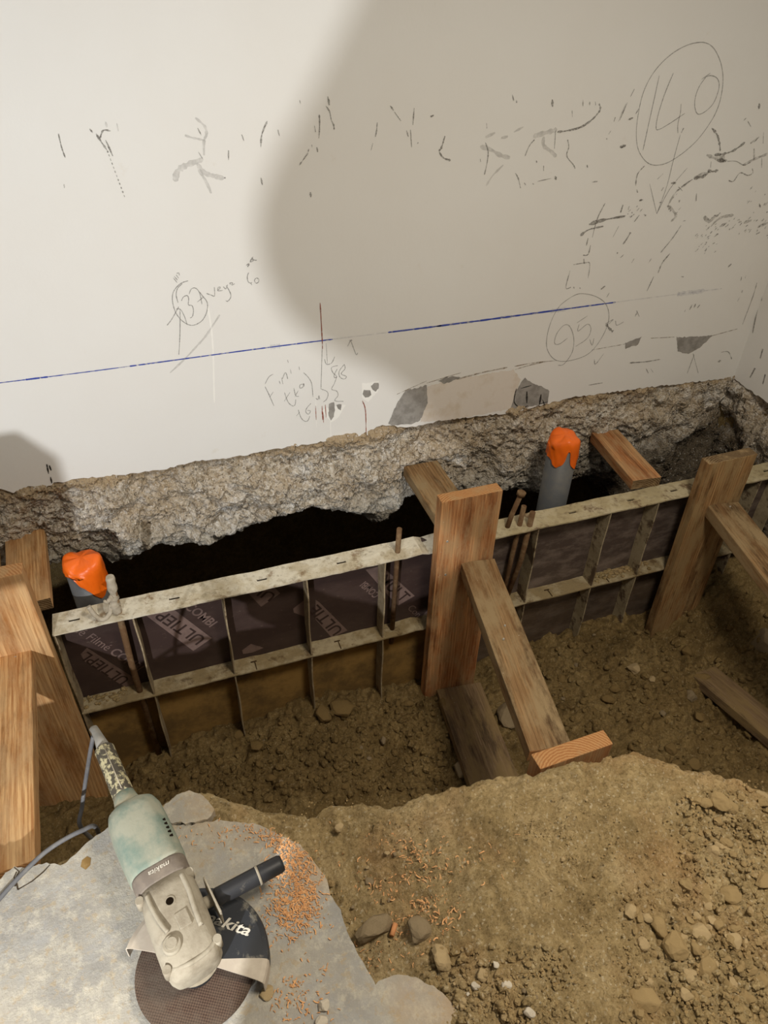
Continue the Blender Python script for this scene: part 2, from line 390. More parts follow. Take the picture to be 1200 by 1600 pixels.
# rough concrete footing below the plaster: one displaced sheet that curls back under itself
ZB = [(-2.4, -.36), (-.7, -.36), (-.33, -.37), (-.24, -.45), (-.16, -.46), (-.09, -.39), (.0, -.40), (.111, -.42), (.25, -.405), (.34, -.385), (.40, -.335), (.46, -.315), (.56, -.36),
      (.66, -.385), (.72, -.44), (.80, -.50), (.86, -.49), (.92, -.40), (1.0, -.385), (1.08, -.426), (1.3, -.45), (1.58, -.48), (1.85, -.50), (1.98, -.60), (2.1, -.85), (2.6, -1.0)]
def rough_sheet(name, s0, s1, zb, place, seed, back=1.12):
    ss = np.arange(s0, s1 + 0.001, 0.005); nf = 84; nu = 26
    zbv = np.interp(ss, [p[0] for p in zb], [p[1] for p in zb]) + 0.03 * fbm(ss, ss * 0 + seed, 9, 4, seed)
    t = np.linspace(0, 1, nf)[:, None]
    ztop = 0.03
    Z = ztop + (zbv[None, :] - ztop) * t
    S = np.repeat(ss[None, :], nf, 0)
    out = 0.006 * np.ones_like(Z)
    out += 0.055 * fbm(S, Z, 4, 3, seed) + 0.050 * fbm(S, Z, 11, 2, seed + 9) - 0.018 * np.abs(fbm(S, Z, 30, 4, seed + 14)) + 0.012 * fbm(S, Z, 95, 2, seed + 20)
    # broken aggregate
    pits = fbm(S, Z, 55, 2, seed + 31); out -= 0.014 * sstep(0.12, 0.3, pits)
    fade = sstep(0.0, 0.10, t * np.ones_like(S)); out *= fade
    rnd = sstep(0.80, 1.0, t * np.ones_like(S)); depth = 0.016 - out + 0.05 * rnd ** 2
    # underside
    tu = np.linspace(0, 1, nu)[1:, None]
    Zu = zbv[None, :] + 0.10 * np.sqrt(tu) + 0.03 * fbm(S[:nu - 1], tu * np.ones_like(S[:nu - 1]), 8, 4, seed + 3)
    Du = depth[-1][None, :] * (1 - tu) + back * tu
    Zt = np.concatenate([Z, Zu]); Dt = np.concatenate([depth, Du]); St = np.concatenate([S, S[:nu - 1]])
    return grid_mesh(name, place(St, Dt, Zt), CONC)
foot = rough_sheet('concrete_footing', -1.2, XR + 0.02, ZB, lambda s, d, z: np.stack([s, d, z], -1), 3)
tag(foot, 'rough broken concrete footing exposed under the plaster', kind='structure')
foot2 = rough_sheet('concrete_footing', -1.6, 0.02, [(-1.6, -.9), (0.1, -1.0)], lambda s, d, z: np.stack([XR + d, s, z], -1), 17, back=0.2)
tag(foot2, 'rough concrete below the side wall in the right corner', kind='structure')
bm = bmesh.new(); add_box(bm, (0.6, 1.15, -1.2), (4.2, 0.1, 2.4)); add_box(bm, (-1.25, 0.5, -1.2), (0.1, 1.4, 2.2)); add_box(bm, (2.55, 0.5, -1.2), (0.1, 1.4, 2.2))
tag(bm_obj('trench_back', bm, S_DAMP), 'dark earth face behind the formwork under the wall', kind='structure')

# ------------------------------------------------------------------ setting: slab and soil
EX = [(-1.6, -1.27), (-.6, -1.28), (-.46, -1.325), (-.39, -1.345), (-.30, -1.30), (-.157, -1.265), (-.10, -1.245), (-.037, -1.284), (.03, -1.33), (.075, -1.364), (.152, -1.392), (.20, -1.378),
      (.227, -1.383), (.319, -1.418), (.394, -1.459), (.5, -1.475), (.625, -1.496), (.746, -1.505), (.82, -1.495), (.896, -1.505), (.95, -1.54), (1.0, -1.587), (1.155, -1.659), (1.5, -1.76), (2.6, -1.85)]
def EDGE(x): return np.interp(x, [p[0] for p in EX], [p[1] for p in EX])
slab_px = [(22, 1354), (40, 1357), (60, 1349), (85, 1350), (95, 1352), (104, 1349), (118, 1334), (150, 1305), (185, 1281), (225, 1278), (262, 1288), (300, 1289), (322, 1284), (340, 1281), (362, 1284),
           (395, 1287), (412, 1292), (450, 1311), (470, 1321), (490, 1346), (512, 1376), (516, 1397), (532, 1422), (542, 1455), (560, 1492), (585, 1533)]
slab_pts = [tuple(onz(x, y, 0)[:2]) for x, y in slab_px]
slab_pts += [(0.185, -1.83), (0.20, -2.0), (0.12, -2.4), (0.15, -3.4), (-1.6, -3.4), (-1.6, -1.40), (-0.475, -1.352)]
def slab_obj(name, pts, thick, mat, amp=0.0025, step=0.008, zt=0.0):
    pts = ragged([tuple(p) for p in pts] + [tuple(pts[0])], step, amp)[:-1]
    bm = bmesh.new()
    f = bm.faces.new([bm.verts.new((x, y, zt)) for x, y in pts])
    r = bmesh.ops.extrude_face_region(bm, geom=[f])
    vs = [g for g in r['geom'] if isinstance(g, bmesh.types.BMVert)]
    cx = sum(p[0] for p in pts) / len(pts); cy = sum(p[1] for p in pts) / len(pts)
    for v in vs:
        v.co.z -= thick
        v.co.x += random.uniform(-.006, .006); v.co.y += random.uniform(-.006, .006)
    return bm_obj(name, bm, mat)
floor = tag(slab_obj('floor', slab_pts, 0.075, SLAB), 'broken grey concrete floor slab under the grinder', kind='structure')

def inpoly(x, y, poly):
    c = np.zeros(x.shape, bool); n = len(poly); j = n - 1
    for i in range(n):
        xi, yi = poly[i]; xj, yj = poly[j]
        if yi != yj:
            c ^= ((yi > y) != (yj > y)) & (x < (xj - xi) * (y - yi) / (yj - yi) + xi)
        j = i
    return c
def splat(X, Y, Z, cx, cy, r, k=0.8):
    """raise rounded clods out of a height field whose columns share x and rows are monotonic in y"""
    xs = X[0]
    for a, b, rr in zip(cx, cy, r):
        i0, i1 = np.searchsorted(xs, [a - rr, a + rr])
        if i1 <= i0: continue
        col = Y[:, (i0 + i1) // 2]
        j0, j1 = np.searchsorted(col, [b - rr - 0.03, b + rr + 0.03])
        if j1 <= j0: continue
        sx = X[j0:j1, i0:i1] - a; sy = Y[j0:j1, i0:i1] - b
        an = np.arctan2(sy, sx); ph = a * 91.7 + b * 57.1
        r2 = rr * (0.85 + 0.16 * np.sin(3 * an + ph) + 0.1 * np.sin(5 * an + 2.3 * ph))
        d2 = 1 - (sx ** 2 + sy ** 2) / r2 ** 2
        sub = Z[j0:j1, i0:i1]
        base = np.median(sub)
        h = base - 0.15 * rr + rr * k * np.sqrt(np.clip(d2, 0, 1)) * (0.9 + 0.25 * np.sin(sx / rr * 4 + ph))
        Z[j0:j1, i0:i1] = np.where(d2 > 0, np.maximum(sub, h), sub)

# spoil heap and soil round the slab, a sheet that follows the trench edge and rolls over it
xs = np.concatenate([np.arange(-1.6, -.6, .03), np.arange(-.6, 1.45, .0042), np.arange(1.45, 2.46, .015)])
sv = np.concatenate([np.arange(-2.0, -.95, .03), np.arange(-.95, -.03, .0042), np.arange(-.03, .02, .003), np.linspace(.02, .20, 26)])
Xg = np.repeat(xs[None, :], len(sv), 0); Sg = np.repeat(sv[:, None], len(xs), 1)
Eg = EDGE(Xg) + 0.018 * fbm(Xg, Xg * 0, 12, 4, 5)
Yg = Eg + Sg
base = -0.055 + 0.075 * sstep(.16, .55, Xg) + 0.03 * sstep(-.30, -.05, Sg) * sstep(.15, .4, Xg) - 0.05 * sstep(.75, 1.3, Xg - 0.4 * (Yg + 1.6))
base += np.where(Xg < .15, 0.022, 0)
base += 0.05 * fbm(Xg, Yg, 3.2, 3, 2) + 0.022 * fbm(Xg, Yg, 14, 4, 6) + 0.012 * fbm(Xg, Yg, 52, 4, 8)
ins = inpoly(Xg, Yg, slab_pts)
near = np.zeros_like(base)
Zg = base.copy()
Zg = np.where((Xg > .02) & (Xg < .34), Zg - 0.035 * sstep(.34, .18, Xg) * sstep(-1.42, -1.50, Yg), Zg)
def scatter(n, box, rlo, rhi, pw=2.5):
    u = RNG.random(n); r = rlo * (1 - u * (1 - (rlo / rhi) ** pw)) ** (-1 / pw)
    px = RNG.uniform(box[0], box[2], n); py = RNG.uniform(box[1], box[3], n)
    P = np.array([onz(a, b, -0.01)[:2] for a, b in zip(px, py)])
    return P[:, 0], P[:, 1], r
for n, box, lo, hi in [(900, (1060, 1220, 1260, 1640), .004, .020), (420, (960, 1370, 1180, 1620), .004, .022), (220, (450, 1270, 640, 1520), .003, .011), (350, (660, 1480, 900, 1640), .003, .013),
                       (900, (420, 1240, 1220, 1640), .002, .008), (160, (860, 1220, 1010, 1420), .003, .010)]:
    a, b, r = scatter(n, box, lo, hi); splat(Xg, Yg, Zg, a, b, r)
Zg = np.where(ins, -0.095, Zg)
Zg += 0.006 * fbm(Xg, Yg, 150, 2, 12)
lip = sstep(-.035, .012, Sg)
bank = np.clip(Sg, 0, 1)
Zb = Zg - 0.02 * lip ** 2 - 1.12 * np.power(np.clip(bank / .20, 0, 1), 0.75)
Yb = Yg + np.where(Sg > 0, 0.05 * fbm(Xg, Zb, 7, 4, 21) * np.clip(Sg / .03, 0, 1), 0)
soil = grid_mesh('spoil_heap', np.stack([Xg, Yb, Zb], -1), S_DRY)
tag(soil, 'ochre heap of dug soil along the near edge of the trench', kind='structure')
def ground_z(x, y):
    i = int(np.clip(np.searchsorted(xs, x), 0, len(xs) - 1)); j = int(np.clip(np.searchsorted(Yg[:, i], y), 0, len(sv) - 1))
    return float(Zb[j, i])

# trench bottom
xt = np.concatenate([np.arange(-1.3, -.72, .04), np.arange(-.72, 2.46, .0058)])
yt = np.concatenate([np.arange(-1.70, -.36, .0058), np.arange(-.36, 1.2, .04)])
Xt = np.repeat(xt[None, :], len(yt), 0); Yt = np.repeat(yt[:, None], len(xt), 1)
Zt = -1.055 + np.interp(Xt, [-1, -.1, .6, .8, 1.1, 1.3, 1.48, 1.8, 1.95, 2.1, 2.25, 2.46], [-.0, 0, .02, .0, .02, .05, .085, .12, .06, .10, .22, .34])
Zt += 0.05 * sstep(-.75, -.45, Yt) * sstep(-.35, -.2, Xt) * sstep(1.3, .9, Xt) * 0.6
Zt += 0.08 * sstep(-.9, -1.4, Yt)
Zt += 0.07 * fbm(Xt, Yt, 2.6, 3, 41) + 0.035 * fbm(Xt, Yt, 11, 4, 43)
n = 9000; u = RNG.random(n); r = .006 * (1 - u * (1 - (.006 / .045) ** 1.7)) ** (-1 / 1.7)
splat(Xt, Yt, Zt, RNG.uniform(-.7, 2.44, n), RNG.uniform(-1.4, -.38, n), r, 0.9)
Zt += 0.010 * fbm(Xt, Yt, 60, 4, 47)
Zt -= 1.0 * sstep(-.355, -.20, Yt)  # bed sunk here, shaped so the cavity behind the formwork stays dark
bed = grid_mesh('trench_bottom', np.stack([Xt, Yt, Zt], -1), S_DAMP)
tag(bed, 'damp lumpy brown earth at the bottom of the trench', kind='structure')
def bed_z(x, y):
    i = int(np.clip(np.searchsorted(xt, x), 0, len(xt) - 1)); j = int(np.clip(np.searchsorted(yt, y), 0, len(yt) - 1))
    return float(Zt[j, i])

# ------------------------------------------------------------------ marks on the wall
def strips(name, lines, mat, parent, width, y=-0.0007, vary=0.25, surf=None, wscale=1.0):
    bm = bmesh.new()
    for ln in lines:
        w = width
        if isinstance(ln, tuple) and isinstance(ln[1], (int, float)) and isinstance(ln[0], list): ln, w = ln
        P = [ony(a, b, 0) for a, b in ln]
        P = [Vector((p[0], p[2])) for p in P]
        if len(P) > 2:
            q = smooth_path([(p.x, p.y, 0) for p in P], 5); P = [Vector((p.x, p.y)) for p in q]
        elif len(P) == 2:
            P = [P[0], P[0].lerp(P[1], .5), P[1]]
        prev = None
        for i, p in enumerate(P):
            t = (P[min(i + 1, len(P) - 1)] - P[max(i - 1, 0)])
            if t.length < 1e-7: continue
            t.normalize(); nn = Vector((-t.y, t.x))
            ww = w * wscale * 0.5 * (1 + random.uniform(-vary, vary))
            if i in (0, len(P) - 1): ww *= 0.5
            a = bm.verts.new((p.x + nn.x * ww, y, p.y + nn.y * ww)); b = bm.verts.new((p.x - nn.x * ww, y, p.y - nn.y * ww))
            if prev: bm.faces.new((prev[0], prev[1], b, a))
            prev = (a, b)
    return bm_obj(name, bm, mat, parent)
def K(ox, oy, s, lines):
    out = []
    for ln in lines:
        if isinstance(ln, tuple): out.append(([(ox + a / s, oy + b / s) for a, b in ln[0]], ln[1]))
        else: out.append([(ox + a / s, oy + b / s) for a, b in ln])
    return out
def patches(name, polys, mat, parent, y=-0.0005):
    bm = bmesh.new()
    for pg in polys:
        Q = [ony(a, b, 0) for a, b in pg]; Q = ragged([(q[0], q[2]) for q in Q] + [(Q[0][0], Q[0][2])], 0.008, 0.003)[:-1]
        bm.faces.new([bm.verts.new((a, y, b)) for a, b in Q])
    return bm_obj(name, bm, mat, parent)
PENCIL = m_mark('pencil_graphite', (104, 100, 96), 0.72, 260, 0.3, 0.06)
SCUFF = m_mark('dark_rubber_scuff', (108, 102, 94), 0.66, 210, 0.20, 0.08)
SMEAR = m_mark('faint_grey_smear', (150, 146, 142), 0.32, 60, 0.3, 0.05)
CHALK = m_mark('blue_chalk', (62, 80, 168), 0.95, 70, 0.12, 0.12)
CHALKF = m_mark('faint_blue_chalk', (140, 148, 178), 0.30, 45, 0.22, -0.03)
RED = m_mark('red_crayon', (150, 82, 62), 0.9, 90, 0.2, 0.14)
WHITE = m_plain('fresh_plaster_groove', (240, 238, 232), 0.9, 0.1)
BARE = m_plain('bare_grey_render', (160, 156, 150), 0.95, 0.1, (128, 124, 118), 26, bump=0.5, bs=80, lo=.42, hi=.6)
PINK = m_plain('old_pinkish_plaster', (220, 211, 200), 0.9, 0.1, (204, 188, 166), 12, bump=0.3, lo=.5, hi=.68)
CRACKM = m_mark('brown_crack', (150, 132, 108), 0.85, 60, 0.2, 0.0)
pencil = K(240, 380, 6.667, [
    [(360, 390), (280, 420), (215, 490), (195, 560), (205, 650), (240, 740), (300, 810), (370, 850), (430, 850), (500, 810), (540, 750), (560, 680), (555, 610), (510, 550), (480, 510)],
    [(300, 420), (250, 470), (235, 540), (255, 620)],
    [(290, 600), (310, 560), (350, 545), (365, 580), (362, 640), (400, 650), (415, 700), (405, 760), (380, 780)],
    [(370, 530), (390, 480), (430, 465), (470, 500), (490, 560), (503, 635)], [(455, 612), (520, 560)],
    [(140, 855), (190, 790), (240, 700), (262, 660)], [(235, 685), (280, 690), (320, 760), (350, 850)], [(275, 690), (275, 900), (268, 1080), (262, 1160)],
    [(550, 522), (600, 540), (635, 547), (632, 455)], [(665, 490), (690, 470), (690, 455), (670, 465), (672, 495), (720, 490)], [(725, 450), (750, 475), (770, 430)],
    [(755, 440), (800, 520), (800, 570), (770, 605), (750, 595)], [(800, 430), (795, 415), (820, 410), (815, 435), (845, 420)],
    [(205, 360), (245, 410)], [(215, 345), (250, 385)], [(235, 330), (260, 365)], [(240, 315), (262, 310), (268, 335)],
    [(965, 230), (985, 215), (980, 245), (1000, 215)], [(985, 225), (995, 205)], [(1005, 200), (1015, 165), (1040, 180), (1010, 195)], [(1020, 150), (1050, 175), (1075, 175)], [(1010, 190), (1035, 140)],
    [(990, 305), (975, 350), (985, 400), (1010, 415), (1025, 405)], [(1005, 410), (1025, 435)], [(1070, 360), (1050, 385), (1065, 415), (1090, 405), (1095, 375), (1070, 360)]])
pencil += K(390, 520, 5, [
    [(185, 322), (150, 345), (120, 400)], [(120, 420), (150, 480), (190, 570)], [(155, 505), (185, 460)], [(230, 375), (240, 400)], [(250, 350), (260, 400)], [(255, 360), (280, 310), (298, 360)], [(318, 285), (325, 320)],
    [(295, 210), (303, 235)], [(385, 262), (390, 290)], [(420, 310), (460, 350), (485, 400), (495, 500)], [(272, 465), (300, 540), (335, 570), (355, 560), (360, 520)], [(270, 535), (315, 465)],
    [(345, 430), (360, 490), (385, 495)], [(352, 500), (380, 450)], [(420, 400), (395, 405), (392, 430), (415, 425), (422, 395), (425, 420)], [(515, 510), (535, 520), (540, 490), (548, 520)],
    [(560, 440), (600, 455), (613, 480), (600, 520), (575, 540)], [(380, 600), (400, 660), (430, 690), (455, 685), (470, 650)], [(365, 650), (390, 620)], [(480, 550), (445, 590), (440, 620), (460, 635), (475, 610), (450, 605)],
    [(690, 255), (640, 270), (650, 310), (680, 340), (665, 350), (660, 330), (685, 280)], [(740, 245), (700, 300), (705, 345), (740, 360), (755, 340), (715, 320), (745, 280), (740, 245)],
    [(680, 345), (660, 400), (640, 440), (680, 455), (690, 490), (665, 530), (735, 535)], [(598, 82), (607, 240)], [(585, 205), (600, 245), (640, 235), (665, 185)],
    [(765, 105), (790, 58), (800, 60)], [(790, 60), (830, 165), (845, 155)], [(775, 58), (803, 60)], [(567, 100), (562, 280), (557, 440)]])
pencil += K(960, 40, 5, [
    [(740, 145), (680, 130), (580, 148), (470, 205), (370, 290), (290, 390), (230, 510), (195, 640), (172, 800), (175, 920), (200, 1000), (250, 1065), (310, 1090), (390, 1080), (470, 1040), (560, 975), (650, 890),
     (740, 770), (800, 660), (835, 540), (848, 410), (830, 290), (785, 190), (740, 145)], [(350, 390), (300, 620), (260, 800), (222, 975)],
    [(460, 370), (390, 540), (340, 700), (325, 800), (350, 810), (430, 765), (550, 685)], [(520, 610), (515, 680), (495, 770), (495, 840)], [(680, 420), (750, 370)],
    [(715, 400), (660, 480), (630, 570), (630, 650), (655, 692), (710, 670), (770, 610), (805, 530), (818, 460), (800, 410), (755, 390), (715, 400)],
    [(515, 850), (460, 1050), (410, 1250), (330, 1470)], [(275, 1235), (330, 1470)], [(570, 1110), (430, 1280), (330, 1470)]])
pencil += K(760, 400, 2.727, [
    [(360, 175), (310, 215), (275, 280), (257, 350), (260, 400), (290, 440), (340, 448), (420, 425), (470, 380), (510, 310), (522, 250), (505, 200), (460, 170), (400, 160), (360, 175)],
    [(345, 350), (310, 375), (290, 370), (300, 330), (330, 295), (355, 300), (372, 350), (365, 410), (330, 460), (305, 465)], [(385, 285), (430, 255)], [(395, 290), (390, 320), (430, 290), (445, 310), (430, 350), (380, 385)],
    [(505, 290), (540, 270), (520, 290)], [(550, 275), (555, 295), (585, 280)], [(440, 355), (450, 380), (458, 350)]])
strips('pencil_writing', pencil, PENCIL, wall_back, 0.0026)
scuff = K(960, 40, 5, [([(540, 800), (520, 840)], .007), ([(760, 800), (800, 850), (820, 920), (825, 980)], .008), ([(780, 1010), (860, 1000), (940, 970), (1020, 910)], .009), ([(800, 1050), (870, 1060)], .012),
    [(880, 1060), (950, 1060), (1010, 1090), (1065, 1065)], ([(730, 1130), (760, 1140), (810, 1130)], .010), [(755, 1060), (750, 1110)], ([(620, 1190), (690, 1180), (740, 1140)], .011), ([(520, 1260), (610, 1200)], .006),
    ([(440, 1230), (480, 1230)], .010), [(500, 1260), (530, 1290)], [(890, 1210), (930, 1215), (980, 1150), (1040, 1170), (1080, 1150), (1075, 1115)], [(1090, 910), (1120, 880)], [(1165, 830), (1160, 920)], [(1150, 1030), (1150, 1110)],
    [(1030, 720), (1010, 740)], [(1040, 745), (1065, 790)], ([(1130, 605), (1130, 650)], .008), [(155, 495), (125, 555)], [(100, 600), (40, 740)], [(190, 650), (165, 690)], ([(105, 735), (145, 720)], .006), ([(50, 955), (85, 935)], .009),
    [(235, 1095), (180, 1160), (165, 1250)], [(380, 1155), (335, 1200)], [(640, 1310), (640, 1370)], ([(1130, 1390), (1140, 1420)], .006), [(195, 1365), (225, 1360)]])
scuff += K(880, 280, 3.75, [([(150, 265), (230, 240), (365, 215)], .011), ([(100, 330), (150, 295), (235, 275)], .009), [(245, 140), (200, 230), (170, 340)], ([(350, 150), (335, 195)], .009), [(445, 210), (415, 250)], [(325, 275), (290, 340)],
    ([(395, 310), (375, 345), (350, 380)], .007), [(690, 270), (640, 345), (570, 430)], ([(625, 435), (580, 490), (555, 550)], .005), [(530, 570), (490, 655)], [(1135, 605), (1110, 690), (1050, 850)], [(1200, 640), (1165, 750), (1125, 845)],
    [(145, 345), (135, 390)], [(160, 385), (145, 440), (115, 445)], [(60, 500), (125, 490), (155, 495), (145, 580)], [(120, 465), (122, 495)], [(40, 535), (15, 635), (45, 632)], ([(60, 630), (65, 640)], .005), ([(95, 635), (100, 640)], .005),
    ([(220, 645), (245, 625)], .011), [(270, 665), (255, 690)], ([(315, 428), (318, 436)], .005), [(355, 440), (335, 460)], [(415, 465), (400, 490)], [(515, 465), (500, 490)], ([(965, 515), (985, 495)], .008), [(1045, 570), (1040, 595)],
    [(1070, 565), (1065, 580)], [(1050, 650), (1045, 665)], [(1035, 690), (1020, 715)], ([(755, 735), (740, 765)], .006), ([(775, 730), (765, 755)], .006), ([(800, 735), (785, 755)], .006), [(715, 765), (710, 778)], [(780, 90), (775, 130)],
    [(690, 570), (705, 572)], ([(445, 125), (465, 120)], .008), ([(700, 245), (715, 242)], .008), ([(430, 60), (436, 78)], .006), [(435, 775), (420, 805)], [(430, 770), (445, 805)]])
for n, bx in [(26, (820, 205, 1000, 300)), (30, (770, 280, 900, 440)), (30, (1000, 230, 1200, 350)), (10, (1060, 60, 1200, 200)), (14, (360, 150, 480, 230)), (12, (560, 30, 700, 220))]:
    ln = []
    for _ in range(n):
        a = random.uniform(bx[0], bx[2]); b = random.uniform(bx[1], bx[3]); q = random.uniform(5, 16)
        ln.append(([(a, b), (a + q, b - q * random.uniform(.3, 1.5))], random.choice([.003, .004, .006])))
    scuff += K(880, 280, 3.75, ln)
scuff += K(760, 400, 2.727, [([(510, 290), (525, 310), (540, 322)], .010), [(460, 440), (465, 460), (500, 415)], ([(610, 455), (680, 450), (740, 440)], .006), [(680, 480), (690, 500)], [(700, 480), (710, 495)], [(435, 550), (495, 540)],
    [(880, 415), (902, 498)], [(885, 420), (855, 500)], [(1000, 410), (1030, 408), (1045, 440)], ([(985, 450), (1000, 445)], .010)])
scuff += K(60, 160, 4, [[(320, 165), (340, 190)], ([(360, 195), (385, 235), (430, 300)], .006), [(385, 225), (405, 175), (450, 178)], [(420, 235), (465, 335)], [(160, 510), (162, 535)], [(995, 160), (1018, 205)], [(1000, 310), (1025, 350)],
    [(125, 195), (145, 280), (168, 345)]] + [[(430 + 105 * t, 300 + 280 * t), (430 + 105 * (t + .05), 300 + 280 * (t + .05))] for t in np.arange(0, 1, .09)])
scuff += K(0, 0, 2, [[(755, 420), (762, 440)], [(714, 470), (714, 500)], ([(835, 378), (818, 420), (815, 460)], .005), [(868, 405), (873, 425)], [(815, 555), (820, 578)], ([(702, 553), (704, 558)], .005), ([(970, 600), (971, 616)], .007)])
scuff += K(440, 120, 4, [([(288, 122), (298, 178)], .006), [(275, 180), (300, 220), (310, 270), (325, 300), (328, 330)], [(205, 305), (212, 345)], [(235, 235), (237, 310), (232, 385)], [(188, 425), (190, 440)], [(170, 450), (165, 470)],
    [(165, 475), (130, 525), (110, 552)], ([(220, 440), (225, 470)], .006), [(597, 285), (593, 340), (585, 375)], [(570, 415), (558, 460)], [(678, 180), (700, 210)], [(705, 220), (745, 275)], [(828, 195), (820, 300)], [(780, 335), (792, 375)],
    [(805, 330), (812, 440)], ([(1020, 370), (1000, 440), (985, 465), (1010, 505), (1055, 522)], .006), ([(930, 250), (950, 240)], .008), [(112, 145), (118, 170)], ([(849, 411), (853, 416)], .004)])
scuff += K(700, 120, 4.286, [([(430, 120), (440, 160)], .006), [(455, 155), (460, 175)], ([(697, 150), (700, 200)], .007), [(903, 155), (903, 195)], [(948, 165), (948, 190)], [(985, 165), (988, 190)],
    ([(1010, 180), (1020, 215), (990, 260), (940, 305), (880, 340), (800, 360), (730, 370)], .006), [(830, 225), (832, 270)], [(257, 310), (260, 345)], [(250, 440), (268, 500), (262, 570), (243, 655)], [(580, 420), (545, 460), (515, 530)],
    [(720, 360), (712, 480)], [(800, 420), (808, 470), (795, 530), (840, 590), (850, 615)], [(590, 560), (595, 575)], ([(640, 595), (640, 630)], .006), [(450, 645), (470, 680), (485, 745)], ([(510, 710), (520, 725)], .005), [(565, 715), (575, 720)],
    [(600, 700), (690, 680)], ([(715, 665), (725, 690)], .007), [(215, 550), (218, 570)], [(1120, 270), (1110, 300)], [(1090, 360), (1075, 385)], [(1060, 410), (1065, 420)], ([(1150, 470), (1190, 460)], .008), [(930, 590), (935, 610)], [(965, 705), (1000, 700)]])
strips('scuff_marks', scuff, SCUFF, wall_back, 0.0040, y=-0.0009, vary=0.6, wscale=.85)
smear = K(240, 380, 6.667, [([(690, 745), (620, 850), (540, 970), (460, 1060), (320, 1210), (170, 1350)], .006)])
smear += K(60, 160, 4, [([(980, 95), (1040, 150), (1050, 200), (1035, 240), (1035, 330)], .007), [(915, 205), (960, 220), (1035, 235)], ([(855, 495), (870, 430), (930, 390), (1030, 355)], .014), ([(990, 380), (1040, 440), (1100, 460), (1160, 475)], .011),
    ([(1000, 415), (1050, 500), (1080, 568)], .007), [(420, 120), (428, 155)], [(490, 130), (500, 180)]])
smear += K(700, 120, 4.286, [([(730, 355), (650, 375), (570, 400)], .014), ([(250, 405), (315, 375)], .010), ([(355, 410), (400, 400)], .010), ([(215, 465), (290, 490), (350, 525), (415, 542)], .011), ([(640, 400), (640, 460), (690, 500), (725, 535)], .011),
    [(370, 590), (300, 660), (255, 730)], [(1190, 180), (1140, 300)], [(440, 370), (505, 335)]])
smear2 = K(960, 40, 5, [([(820, 1010), (860, 1060)], .022), ([(640, 1180), (720, 1150)], .014), ([(0, 1500), (80, 1490)], .012), ([(420, 1410), (480, 1480), (440, 1530)], .010), ([(700, 1490), (740, 1530), (790, 1480)], .012), ([(1060, 920), (1130, 870)], .010), ([(1090, 960), (1090, 1050)], .006)])
strips('faint_smears', smear, SMEAR, wall_back, 0.006, y=-0.0006, vary=0.4)
smear2 += K(960, 40, 5, [([(720, 1010), (800, 1040), (880, 1055)], .010), ([(1000, 1090), (1100, 1040), (1200, 1000)], .008), ([(760, 1560), (830, 1500), (930, 1480)], .010), ([(1010, 1540), (1070, 1520)], .012), ([(1120, 1570), (1200, 1540)], .011), ([(560, 1240), (480, 1300), (420, 1400)], .007), ([(820, 1570), (880, 1540)], .010)])
strips('grey_smears', smear2, m_mark('grey_smear', (132, 126, 118), 0.50, 70, 0.22, 0.03), wall_back, 0.008, y=-0.0008, vary=0.4)
bm = bmesh.new()
for (x0, y0, x1, y1) in ((1186, 470, 1176, 520), (1192, 440, 1190, 470), (1192, 545, 1188, 560), (1180, 575, 1172, 590), (1196, 585, 1192, 600)):
    a = onx(x0, y0, XR); b = onx(x1, y1, XR)
    bm.faces.new([bm.verts.new((XR - .0008, a[1] + o, a[2])) for o in (-.004, .004)] + [bm.verts.new((XR - .0008, b[1] + o, b[2])) for o in (.003, -.003)])
bm_obj('scuff_marks', bm, SCUFF, wall_right)
def LB(a, b): return [(x, 598 - 0.13036 * x + 2.0 * math.sin(x * .011) * 0.3) for x in np.linspace(a, b, 6)]
strips('chalk_line', [(LB(*s), w) for s, w in [((-20, 40), .003), ((40, 75), .005), ((75, 200), .003), ((200, 350), .0042), ((350, 520), .004), ((606, 690), .0056), ((680, 880), .0064), ((880, 962), .005)]], CHALK, wall_back, .004, y=-.0010, vary=.2)
strips('chalk_line', [(LB(*s), w) for s, w in [((520, 606), .0035), ((962, 1100), .0035), ((1100, 1128), .005), ((422, 438), .016), ((780, 800), .012), ((860, 885), .016), ((1058, 1100), .018), ((690, 740), .011)]], CHALKF, wall_back, .004, y=-.0008)
strips('red_line', [[(500, 473), (502, 505), (504, 545)], [(503, 634), (504, 656)], [(504.5, 644), (505.5, 660)], [(508, 632), (509.5, 652)], ([(566, 626), (570, 636), (571.5, 650), (572, 676)], .004), [(493, 634), (494, 656)]], RED, wall_back, .0034, y=-.0011)
strips('plaster_groove', K(240, 380, 6.667, [([(560, 640), (600, 880), (615, 1050), (622, 1200), (628, 1467), (633, 1660)], .0050)]) + [([(493, 620), (494.5, 668)], .004), ([(516, 650), (517, 684)], .005), ([(571, 632), (574, 680)], .006)], WHITE, wall_back, .004, y=-.0005)
strips('wall_crack', K(760, 400, 2.727, [[(120, 470), (200, 455), (300, 445)], [(450, 400), (590, 375)], [(700, 350), (800, 345)], [(960, 340), (1070, 310)]]) + K(620, 560, 4.286, [[(200, 165), (430, 95)], ([(400, 140), (570, 95), (740, 60)], .006), ([(790, 75), (890, 45), (980, 25)], .005), [(0, 240), (200, 150)]]), CRACKM, wall_back, .004)
